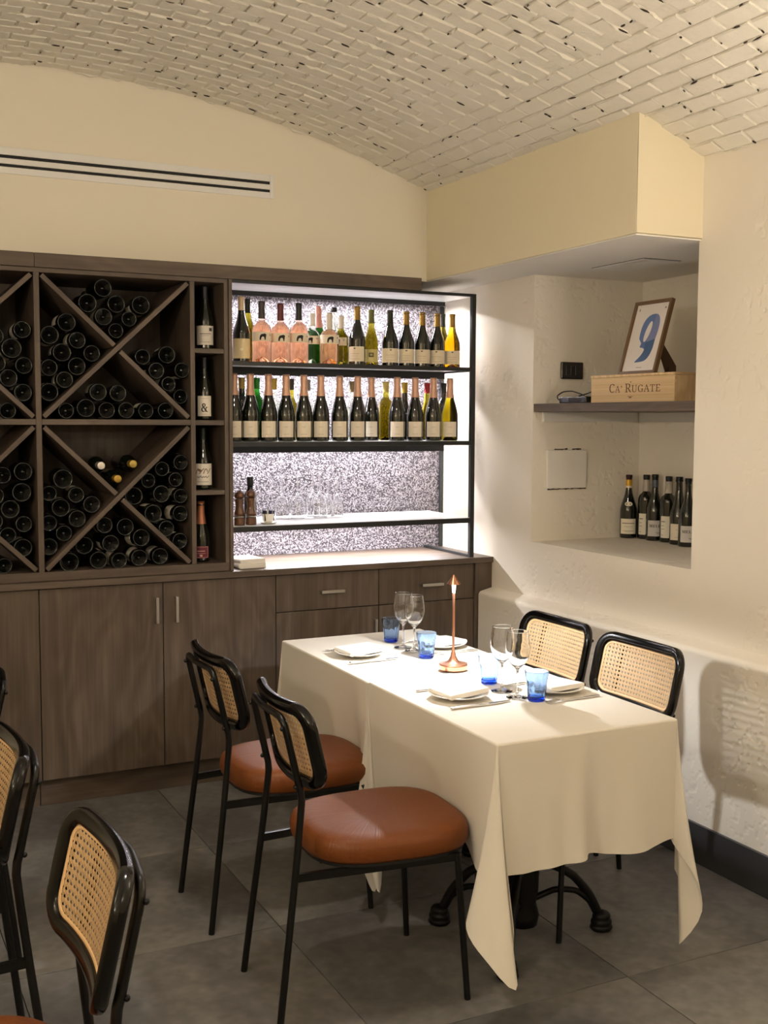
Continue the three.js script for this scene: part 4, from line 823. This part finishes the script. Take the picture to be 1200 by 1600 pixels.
  part(t, 'seat', sheet(64, prof.length - 1, (s, q) => { const k = prof[Math.round(q * (prof.length - 1))], [x, z] = outline(-s * 2 * Math.PI); return [0.077 + (x - 0.077) * k[0], k[1], z * k[0], x * 1.5, z * 1.5]; }), M.leather, 'caramel brown leather seat pad');
  part(t, 'seat_board', (() => { const sh = new THREE.Shape(); for (let i = 0; i <= 48; i++) { const [x, z] = outline(i / 48 * 2 * Math.PI); const X = 0.077 + (x - 0.077) * 0.95, Z = z * 0.95; i ? sh.lineTo(X, Z) : sh.moveTo(X, Z); } const g = new THREE.ExtrudeGeometry(sh, { depth: 0.008, bevelEnabled: false }); g.rotateX(Math.PI / 2); g.translate(0, 0.421, 0); return g; })(), M.blackMatte);
  for (const s of [-1, 1]) {
    part(t, 'leg', tube([[-0.27, 0.0, s * 0.176], [-0.245, 0.21, s * 0.168], [-0.219, 0.42, s * 0.158], [-0.200, 0.60, s * 0.150], [-0.208, 0.645, s * 0.149], [-0.220, 0.70, s * 0.148], [-0.238, 0.78, s * 0.147]], 0.0098, 10, 5), M.blackTube);
    part(t, 'leg', rod([0.262, 0, s * 0.212], [0.236, 0.414, s * 0.192], 0.0092, 0.0098), M.blackTube);
    part(t, 'side_rail', boxUV((() => { const g = new THREE.BoxGeometry(0.46, 0.022, 0.012); g.rotateY(s * -0.075); g.rotateZ(0.012); g.translate(0.012, 0.402, s * 0.176); return g; })()), M.blackTube);
    part(t, 'bolt', (() => { const g = new THREE.SphereGeometry(0.0065, 10, 6); g.translate(-0.218, 0.642, s * 0.153); return g; })(), M.blackTube);
    part(t, 'bolt', (() => { const g = new THREE.SphereGeometry(0.0065, 10, 6); g.translate(-0.253, 0.80, s * 0.150); return g; })(), M.blackTube);
  }
  part(t, 'back_loop', tube([[-0.238, 0.778, -0.147], [-0.2445, 0.808, -0.143], [-0.2495, 0.824, -0.124], [-0.254, 0.828, -0.09], [-0.262, 0.829, 0], [-0.254, 0.828, 0.09], [-0.2495, 0.824, 0.124], [-0.2445, 0.808, 0.143], [-0.238, 0.778, 0.147]], 0.0098, 10, 5), M.blackTube, 'tube arch joining the rear legs behind the back');
  part(t, 'cross_rail', rod([0.20, 0.404, -0.19], [0.20, 0.404, 0.19], 0.008), M.blackTube);
  part(t, 'cross_rail', rod([-0.06, 0.404, -0.17], [-0.06, 0.404, 0.17], 0.008), M.blackTube);
  return t;
})();
const chairSpots = [
  [[1.30, 0, -2.84], -0.065, 'cane-back chair tucked at the table end away from the sideboard, back to the room', 'left'],
  [[1.30, 0, -3.474], -0.01, 'cane-back chair at the table beside the sideboard doors, back to the room'],
  [[2.235, 0, -3.484], Math.PI, 'cane-back chair against the plaster wall, the one nearer the sideboard'],
  [[2.235, 0, -2.996], Math.PI, 'cane-back chair against the plaster wall, the one casting the cane shadow'],
  [[0.200, 0, -1.965], Math.PI, 'cane-back chair turned away from the laid table, farthest from the sideboard'],
  [[0.140, 0, -2.675], Math.PI + 0.03, 'cane-back chair turned away from the laid table, middle of its row'],
  [[0.195, 0, -3.57], Math.PI, 'cane-back chair turned away from the laid table, closest to the sideboard'],
];
chairSpots.forEach(([p, a, l], i) => {
  const c = i ? copyOf(chair0, p, a, l) : chair0;
  if (!i) { c.position.set(...p); c.rotation.y = a; c.userData.label = l; }
  c.userData.group = 'cane-back dining chairs';
});

// ------------------------------------------------------------------ tables
const TX0 = 1.585, TX1 = 2.187, TY = 0.736;
const tables = [[-4.11, -3.325, 'dining table hidden under cloth, the half beside the sideboard', R(40)], [-3.315, -2.53, 'dining table on a black cast-iron pedestal, the half away from the sideboard', R(13)]];
for (const [z0, z1, label, rot] of tables) {
  const cx = (TX0 + TX1) / 2, cz = (z0 + z1) / 2 + (z0 > -3.5 ? 0.06 : 0.03);
  const t = thing('pedestal_table', label, 'table', [cx, 0, cz]);
  part(t, 'tabletop', boxC(TX0 + 0.004 - cx, 0.706, z0 + 0.003 - cz, TX1 - 0.004 - cx, TY - 0.001, z1 - 0.003 - cz, 'z', 0.003), M.tableWood);
  part(t, 'column', lathe([[0, 0.05], [0.05, 0.05], [0.055, 0.08], [0.045, 0.12], [0.052, 0.16], [0.055, 0.27], [0.045, 0.31], [0.03, 0.34], [0.026, 0.40], [0.026, 0.66], [0.05, 0.69], [0.09, 0.705], [0, 0.705]], 20), M.iron, 'black cast-iron column');
  for (const k of [0, 1]) part(t, 'top_bracket', boxUV((() => { const g = new THREE.BoxGeometry(0.42, 0.012, 0.035); g.rotateY(k * Math.PI / 2 + 0.6); g.translate(0, 0.699, 0); return g; })()), M.iron);
  for (let k = 0; k < 3; k++) {
    const a = rot + R([0, 118, 215][k]), ca = Math.cos(a), sa = Math.sin(a);
    const P = (r, y) => [r * ca, y, r * sa];
    const leg = part(t, 'foot', join([tube([P(0.03, 0.235), P(0.10, 0.225), P(0.17, 0.185), P(0.225, 0.12), P(0.255, 0.06)], 0.014, 8, 5), tube([P(0.03, 0.12), P(0.11, 0.145), P(0.18, 0.135), P(0.225, 0.10), P(0.25, 0.055)], 0.010, 8, 5)]), M.iron, 'curved double-bar pedestal foot');
    const claw = lathe([[0, 0], [0.026, 0], [0.032, 0.008], [0.030, 0.016], [0.026, 0.019], [0.030, 0.025], [0.028, 0.034], [0.023, 0.037], [0.026, 0.043], [0.024, 0.052], [0.017, 0.06], [0, 0.066]], 16); claw.scale(1.15, 1, 1); claw.rotateY(-a); claw.translate(0.268 * ca, 0, 0.268 * sa);
    const cl = new THREE.Mesh(claw, M.iron); cl.name = 'claw'; cl.castShadow = cl.receiveShadow = true; leg.add(cl);
  }
}

// ------------------------------------------------------------------ tablecloths
function spline(keys, f) { // keys [frac, ...values], smooth interpolation
  let i = 0; while (i < keys.length - 2 && f > keys[i + 1][0]) i++;
  const a = keys[i], b = keys[i + 1], p = keys[Math.max(0, i - 1)], n = keys[Math.min(keys.length - 1, i + 2)];
  const t = Math.min(1, Math.max(0, (f - a[0]) / (b[0] - a[0])));
  return a.slice(1).map((v, k) => { k++; const m0 = (b[k] - p[k]) / 2, m1 = (n[k] - a[k]) / 2, t2 = t * t, t3 = t2 * t; return (2 * t3 - 3 * t2 + 1) * a[k] + (t3 - 2 * t2 + t) * m0 + (-2 * t3 + 3 * t2) * b[k] + (t3 - t2) * m1; });
}
function clothGeo(o) {
  const { x0, x1, z0, z1, y } = o, rim = []; // rim entries: base point, outward angle, dx, dz, length, uv
  const sideN = o.sideN || 60, corN = 40;
  const addSide = (ax, az, bx, bz, out, fn, c0, c1, Lf) => {
    const len = Math.hypot(bx - ax, bz - az);
    for (let i = 0; i < sideN; i++) {
      const f = (i + 0.5) / sideN, s = f * len; let [dx, dz] = fn(s, f); let L = Lf(s, f);
      const e0 = Math.max(0, 1 - s / 0.13), e1 = Math.max(0, 1 - (len - s) / 0.13), sm = (e) => e * e * (3 - 2 * e);
      if (c0) { dx += (c0[1] - dx) * sm(e0); dz += (c0[2] - dz) * sm(e0); L += (c0[3] - L) * sm(e0); }
      if (c1) { dx += (c1[1] - dx) * sm(e1); dz += (c1[2] - dz) * sm(e1); L += (c1[3] - L) * sm(e1); }
      rim.push([ax + (bx - ax) * f, az + (bz - az) * f, out, dx, dz, L]);
    }
  };
  const addCorner = (cx, cz, a0, keys) => { for (let i = 0; i <= corN; i++) { const f = i / corN, [dx, dz, L] = spline(keys, f); rim.push([cx, cz, a0 - f * Math.PI / 2, dx, dz, L]); } };
  const K = o.corners, S = o.sides;
  addSide(x0, z0, x0, z1, Math.PI, S.left.fn, K.fl && K.fl[K.fl.length - 1], K.nl && K.nl[0], S.left.L);
  addCorner(x0, z1, Math.PI, K.nl);
  addSide(x0, z1, x1, z1, Math.PI / 2, S.front.fn, K.nl[K.nl.length - 1], K.nr[0], S.front.L);
  addCorner(x1, z1, Math.PI / 2, K.nr);
  addSide(x1, z1, x1, z0, 0, S.right.fn, K.nr[K.nr.length - 1], K.fr[0], S.right.L);
  addCorner(x1, z0, 0, K.fr);
  addSide(x1, z0, x0, z0, -Math.PI / 2, S.far.fn, K.fr[K.fr.length - 1], K.fl[0], S.far.L);
  addCorner(x0, z0, -Math.PI / 2, K.fl);
  rim.push(rim[0]);
  const rad = 0.007, nv = 26, nb = 5;
  const skirt = sheet(rim.length - 1, nv + nb, (s, q) => {
    const i = Math.round(s * (rim.length - 1)), [bx, bz, out, dx, dz, L] = rim[i], j = Math.round(q * (nv + nb));
    const ox = Math.cos(out), oz = Math.sin(out);
    if (j <= nb) { const a = j / nb * Math.PI / 2; return [bx + ox * rad * Math.sin(a), y - rad * (1 - Math.cos(a)), bz + oz * rad * Math.sin(a), bx + ox * rad * a, bz + oz * rad * a]; }
    const k = (j - nb) / nv, len = L * k, ease = k * (0.55 + 0.45 * k) , h = Math.hypot(dx, dz), down = Math.sqrt(Math.max(0.2, 1 - h * h));
    return [bx + ox * rad + dx * L * ease, y - rad - down * len, bz + oz * rad + dz * L * ease, bx + ox * len, bz + oz * len];
  });
  const top = sheet(14, 18, (a, b) => { const x = x0 + (x1 - x0) * a, z = z1 + (z0 - z1) * b; return [x, y + (Math.abs(a - .5) < .49 && Math.abs(b - .5) < .49 ? 0.0006 * Math.sin(x * 31) * Math.sin(z * 23) : 0), z, x, z]; });
  let g = mergeGeometries([skirt, top]);
  return g;
}
const bump = (s, c, w) => { const k = Math.max(0, 1 - ((s - c) / w) ** 2); return k * k; };
{
  const z0n = -3.32, z1n = -2.528;
  const nearGeo = clothGeo({
    x0: TX0, x1: TX1, z0: z0n, z1: z1n, y: 0.7405,
    sides: {
      left: { fn: (s) => [-0.03 + 0.20 * bump(s, -2.84 - z0n, 0.29), 0.02 * Math.sin(s * 17)], L: (s) => 0.365 + 0.008 * Math.sin(s * 11) },
      front: { fn: (s) => [0.01 * Math.sin(s * 9), 0.045 + 0.030 * Math.sin(s * 13 + 0.6) + 0.075 * bump(s, 0.255, 0.055) - 0.05 * bump(s, 0.315, 0.05) + 0.04 * bump(s, 0.44, 0.08) - 0.03 * bump(s, 0.10, 0.06)], L: (s) => 0.352 + 0.006 * Math.sin(s * 15 + 1) + 0.006 * bump(s, 0.2, 0.1) },
      right: { fn: (s) => [0.04, 0.01 * Math.sin(s * 12)], L: (s) => 0.35 - 0.115 * Math.min(1, bump(s, z1n + 2.975, 0.5) * 1.6 + bump(s, z1n + 3.42, 0.42) * 2) },
      far: { fn: () => [0, 0.02], L: () => 0.03 },
    },
    corners: {
      nl: [[0, -0.04, 0.0, 0.365], [0.14, -0.11, -0.03, 0.40], [0.29, -0.225, 0.06, 0.475], [0.42, -0.16, 0.20, 0.55], [0.5, -0.055, 0.255, 0.615], [0.60, -0.02, 0.20, 0.53], [0.74, -0.01, 0.20, 0.46], [0.86, 0.06, 0.035, 0.385], [1, 0.03, 0.05, 0.352]],
      nr: [[0, 0.0, 0.02, 0.345], [0.14, -0.03, -0.02, 0.345], [0.28, 0.02, 0.18, 0.44], [0.40, 0.06, 0.16, 0.55], [0.5, -0.01, 0.06, 0.655], [0.58, 0.10, 0.06, 0.60], [0.70, 0.15, 0.03, 0.56], [0.80, 0.06, -0.06, 0.46], [0.90, 0.10, -0.02, 0.40], [1, 0.06, -0.02, 0.35]],
      fr: [[0, 0.04, 0, 0.24], [0.5, 0.06, -0.02, 0.2], [1, 0, 0.02, 0.03]],
      fl: [[0, 0.0, 0.02, 0.03], [0.10, -0.12, 0.15, 0.42], [0.3, -0.21, 0.19, 0.50], [0.44, -0.12, 0.20, 0.60], [0.52, -0.06, 0.20, 0.665], [0.62, -0.03, 0.24, 0.58], [0.72, -0.09, 0.30, 0.655], [0.84, -0.10, 0.16, 0.42], [1, -0.03, 0.10, 0.365]],
    },
  });
  single('tablecloth', nearGeo, M.cloth, 'white tablecloth with long pointed corner drapes, the one overlapping the other cloth', 'tablecloth', [0, 0, 0], 'white tablecloths');
  const z0f = -4.112, z1f = -3.345;
  const farGeo = clothGeo({
    x0: TX0, x1: TX1, z0: z0f, z1: z1f, y: 0.7375,
    sides: {
      left: { fn: (s) => [-0.02 + 0.19 * bump(s, -3.474 - z0f, 0.28), 0.02 * Math.sin(s * 15)], L: (s) => 0.36 + 0.008 * Math.sin(s * 13) },
      front: { fn: () => [0, -0.01], L: () => 0.02 },
      right: { fn: () => [0.04, 0], L: (s) => 0.35 - 0.115 * Math.min(1, bump(s, z1f + 3.425, 0.5) * 2) },
      far: { fn: (s) => [0, -0.05 - 0.03 * Math.sin(s * 14)], L: () => 0.35 },
    },
    corners: {
      nl: [[0, -0.02, 0, 0.36], [0.5, 0.02, 0.0, 0.2], [1, 0, -0.01, 0.02]],
      nr: [[0, 0, -0.01, 0.02], [0.5, 0.02, 0, 0.15], [1, 0.04, 0, 0.24]],
      fr: [[0, 0.05, 0, 0.35], [0.3, 0.15, -0.04, 0.46], [0.5, 0.12, -0.14, 0.6], [0.7, 0.03, -0.16, 0.46], [1, 0, -0.05, 0.35]],
      fl: [[0, 0, -0.05, 0.35], [0.25, 0.02, -0.16, 0.45], [0.5, -0.03, -0.06, 0.60], [0.72, -0.13, -0.02, 0.47], [1, -0.05, 0.0, 0.36]],
    },
  });
  single('tablecloth', farGeo, M.cloth, 'white tablecloth on the half of the table beside the sideboard', 'tablecloth', [0, 0, 0], 'white tablecloths');
}

// ------------------------------------------------------------------ table settings
{
  const ty = 0.7415;
  const plateGeo = lathe([[0, 0.004], [0.040, 0.004], [0.043, 0], [0.050, 0], [0.053, 0.003], [0.075, 0.008], [0.092, 0.0145], [0.0935, 0.0165], [0.0915, 0.0175], [0.074, 0.011], [0.052, 0.0065], [0, 0.0065]], 40);
  const nap = (() => { const g = foldedLinen(0.150, 0.115, 3, 0.0043); const p = g.attributes.position; for (let i = 0; i < p.count; i++) { const x = p.getX(i), z = p.getZ(i); p.setY(i, p.getY(i) + 0.0035 - 0.9 * x * x * 0.35 + 0.004 * Math.sin(x * 22) * (z > 0 ? 1 : 0.4)); } g.computeVertexNormals(); return g; })();
  const knife = (() => {
    const s = new THREE.Shape(); s.moveTo(0, -0.005); s.lineTo(0.095, -0.006); s.lineTo(0.10, -0.009); s.quadraticCurveTo(0.19, -0.012, 0.215, 0.004); s.lineTo(0.10, 0.004); s.lineTo(0.0, 0.005); s.quadraticCurveTo(-0.006, 0, 0, -0.005);
    const g = new THREE.ExtrudeGeometry(s, { depth: 0.0022, bevelEnabled: true, bevelSize: 0.0008, bevelThickness: 0.0008, bevelSegments: 1 }); g.rotateX(-Math.PI / 2); g.translate(-0.105, 0.001, 0); return g;
  })();
  const knifeHandle = (() => { const g = new RoundedBoxGeometry(0.098, 0.005, 0.0135, 2, 0.0024); g.translate(-0.058, 0.0032, 0); return g; })();
  const forkHandle = (() => { const s = new THREE.Shape(); s.moveTo(-0.10, -0.006); s.quadraticCurveTo(-0.106, 0, -0.10, 0.006); s.lineTo(-0.04, 0.004); s.lineTo(0.045, 0.0025); s.lineTo(0.045, -0.0025); s.lineTo(-0.04, -0.004); s.closePath(); const g = new THREE.ExtrudeGeometry(s, { depth: 0.002, bevelEnabled: true, bevelSize: 0.0007, bevelThickness: 0.0007, bevelSegments: 1 }); g.rotateX(-Math.PI / 2); g.translate(0, 0.001, 0); return g; })();
  const forkHead = (() => {
    const l = []; const s = new THREE.Shape(); s.moveTo(0.044, -0.003); s.quadraticCurveTo(0.052, -0.011, 0.062, -0.0115); s.lineTo(0.062, 0.0115); s.quadraticCurveTo(0.052, 0.011, 0.044, 0.003); s.closePath();
    const g = new THREE.ExtrudeGeometry(s, { depth: 0.002, bevelEnabled: false }); g.rotateX(-Math.PI / 2); l.push(g);
    for (let k = 0; k < 4; k++) { const b = new THREE.BoxGeometry(0.04, 0.002, 0.0032); b.translate(0.0815, 0.001, -0.0099 + k * 0.0066); l.push(b); }
    const m = join(l); const p = m.attributes.position; for (let i = 0; i < p.count; i++) { const x = p.getX(i) - 0.044; p.setY(i, p.getY(i) + 0.001 + 0.006 * Math.sin(Math.min(1, x / 0.057) * Math.PI)); } m.computeVertexNormals(); return m;
  })();
  // side: -1 diner on the room side (faces +x), +1 diner by the wall; knives lie on the diner's right
  const set = [[1.733, -3.722, -1, 'by the sideboard on the room side'], [2.085, -3.735, 1, 'by the sideboard on the wall side'], [1.742, -3.012, -1, 'at the table end on the room side'], [2.062, -2.955, 1, 'at the table end on the wall side']];
  for (const [x, z, s, where] of set) {
    const p = single('dinner_plate', plateGeo, M.china, `round white plate under a napkin ${where}`, 'plate', [x, ty, z], 'plates laid on the table');
    const n = single('folded_napkin', nap, M.napkin, `folded white napkin on the plate ${where}`, 'napkin', [x, ty + 0.0135, z], 'napkins laid on the plates');
    n.rotation.y = (s < 0 ? 0 : Math.PI) + (s < 0 ? 0.12 : 0.2);
    const k = thing('table_knife', `steel table knife beside the plate ${where}`, 'knife', [x + 0.01 * -s, ty + 0.0005, z + (s < 0 ? 0.118 : -0.122)], s < 0 ? 0.05 : Math.PI + 0.03, 'knives on the table');
    part(k, 'blade', knife, M.cutlery); part(k, 'handle', knifeHandle, M.cutlery);
    const f = thing('table_fork', `steel table fork beside the plate ${where}`, 'fork', [x - 0.015 * s * -1 * -1, ty + 0.0005, z + (s < 0 ? -0.118 : 0.122)], s < 0 ? 0.0 : Math.PI + 0.06, 'forks on the table');
    part(f, 'handle', forkHandle, M.cutlery); part(f, 'head', forkHead, M.cutlery);
  }
  // faceted blue tumblers
  const tumbler = (() => {
    const prof = [[0, 0], [0.0255, 0], [0.0275, 0.002], [0.0285, 0.010], [0.0330, 0.060], [0.0352, 0.068], [0.0372, 0.0905], [0.0366, 0.0918], [0.0354, 0.0905], [0.0332, 0.068], [0.0300, 0.058], [0.0255, 0.016], [0.022, 0.0115], [0, 0.0105]];
    const g = lathe(prof, 54), p = g.attributes.position;
    for (let i = 0; i < p.count; i++) {
      const x = p.getX(i), y = p.getY(i), z = p.getZ(i), r = Math.hypot(x, z); if (r < 0.02) continue;
      const outer = (i % prof.length) <= 5; if (!outer || y < 0.003 || y > 0.066) continue;
      const a = Math.atan2(x, z) * 9 / (2 * Math.PI), fr = Math.abs(a - Math.round(a)) * 2, k = 1 - 0.055 * (1 - fr * fr) ;
      p.setX(i, x * k); p.setZ(i, z * k);
    }
    g.computeVertexNormals(); return g;
  })();
  const tum = [[611, 1008, 'by the sideboard, beyond the wine glasses'], [666, 1033, 'in front of the wine glasses by the sideboard'], [764, 1073, 'next to the copper lamp'], [838, 1100, 'at the table end, clear of the wine glasses']];
  for (const [u, v, w] of tum) { const q = onPlane(u, v - 6, 'y', ty); single('blue_tumbler', tumbler, M.blueGlass, `faceted pale blue glass tumbler ${w}`, 'tumbler', [q.x, ty + 0.0004, q.z], 'blue tumblers on the table'); }
  const wg = [[630, 1012, 'of the sideboard pair, the one farther from the lamp'], [647, 1017, 'of the sideboard pair, the one nearer the lamp'], [784, 1080, 'of the table-end pair, the one nearer the lamp'], [808, 1090, 'of the table-end pair, the one farther from the lamp']];
  for (const [u, v, w] of wg) { const q = onPlane(u, v, 'y', ty); const t = single('wine_glass', wineGeo, M.glass, `clear stemmed wine glass ${w}`, 'wine glass', [q.x, ty + 0.0004, q.z], 'wine glasses on the table'); t.scale.y = 1.0; }
}
// copper table lamp
{
  const q = onPlane(708, 1046.5, 'y', 0.7415), x = q.x, z = q.z, y = 0.742;
  const t = thing('table_lamp', 'slim copper table lamp with a small conical shade, lit, in the table middle', 'lamp', [x, y, z]);
  part(t, 'base', lathe([[0, 0.001], [0.046, 0.001], [0.0495, 0.005], [0.0505, 0.018], [0.0495, 0.0225], [0.046, 0.0225], [0.030, 0.024], [0.018, 0.033], [0.010, 0.048], [0.0058, 0.066], [0, 0.066]], 40), M.copper);
  part(t, 'stem', rod([0, 0.064, 0], [0, 0.302, 0], 0.0045, 0.0045, 14), M.copper);
  part(t, 'light_guide', rod([0, 0.268, 0], [0, 0.3015, 0], 0.0048, 0.0078, 14), M.lampGlow, 'glowing white light guide under the shade');
  part(t, 'shade', lathe([[0.0245, 0.2985], [0.0235, 0.2985], [0.002, 0.326], [0.0, 0.327], [0.0, 0.331], [0.003, 0.330], [0.0245, 0.2985]], 28), M.copper);
  const l = new THREE.SpotLight(new THREE.Color().setRGB(0.95, 0.97, 1.0), TABLE_LAMP, 0, R(84), 0.25, 2); l.position.set(x, y + 0.2965, z); l.target.position.set(x, 0, z); l.castShadow = true; l.shadow.radius = 0.6;
  scene.add(l); scene.add(l.target);
}
// unseen globe lamps out of the frame; all but the first added as fill light
SCONCES.forEach(([x, y, z, cd, side]) => {
  const t = thing('unseen_globe_lamp', side > 0 ? 'unseen opal globe lamp in a shielding white bowl on the niche wall' : 'added opal globe fill lamp in a shielding white bowl opposite the niche', 'wall lamp', [x, y, z], 0, side > 0 ? 'globe lamps on the niche wall' : 'added globe fill lamps opposite the niche');
  const wx = (side > 0 ? XR : XLEFT) - x;
  part(t, 'globe', new THREE.SphereGeometry(0.09, 24, 16), M.globe, 'glowing opal globe');
  { const pts = []; for (let i = 0; i <= 12; i++) { const a = R(-90 + i * (90 - 14) / 12); pts.push([Math.cos(a) * 0.102, Math.sin(a) * 0.102]); } for (let i = 12; i >= 0; i--) { const a = R(-90 + i * (90 - 14) / 12); pts.push([Math.cos(a) * 0.099, Math.sin(a) * 0.099]); } part(t, 'bowl', lathe(pts, 32), M.plasticWhite, 'white bowl added to keep the globe light off things below'); }  // bowl added to block the downward light of the globe
  part(t, 'arm', rod([side * 0.1, -0.03, 0], [wx, -0.03, 0], 0.012), M.blackTube);
  part(t, 'wall_plate', (() => { const g = new THREE.CylinderGeometry(0.05, 0.05, 0.02, 24); g.rotateZ(Math.PI / 2); g.translate(wx - side * 0.011, 0, 0); return g; })(), M.blackTube);
  const l = new THREE.PointLight(WARM, cd, 0, 2); l.position.set(x, y, z); l.castShadow = true; l.shadow.radius = 4; scene.add(l);
});

// round ceiling downlight under the crown of the vault, above the frame
{
  const x = 1.0, z = -2.72, y = vaultY(x) - 0.035;
  const t = thing('ceiling_downlight', 'round white downlight on the crown of the vault', 'ceiling light', [x, y, z]);
  part(t, 'housing', lathe([[0, 0.03], [0.09, 0.03], [0.09, -0.05], [0.082, -0.05], [0.082, -0.03], [0, -0.03]], 32), M.plasticWhite);
  part(t, 'diffuser', lathe([[0, -0.032], [0.081, -0.032], [0.081, -0.036], [0, -0.036]], 32), M.globe, 'glowing opal disc');
  const l = new THREE.SpotLight(WARM, CEILING_SPOT, 0, R(74), 0.4, 2); l.position.set(x, y - 0.055, z); l.target.position.set(x, 0, z); l.castShadow = true; l.shadow.radius = 4;
  scene.add(l); scene.add(l.target);
}

renderer.render(scene, camera);
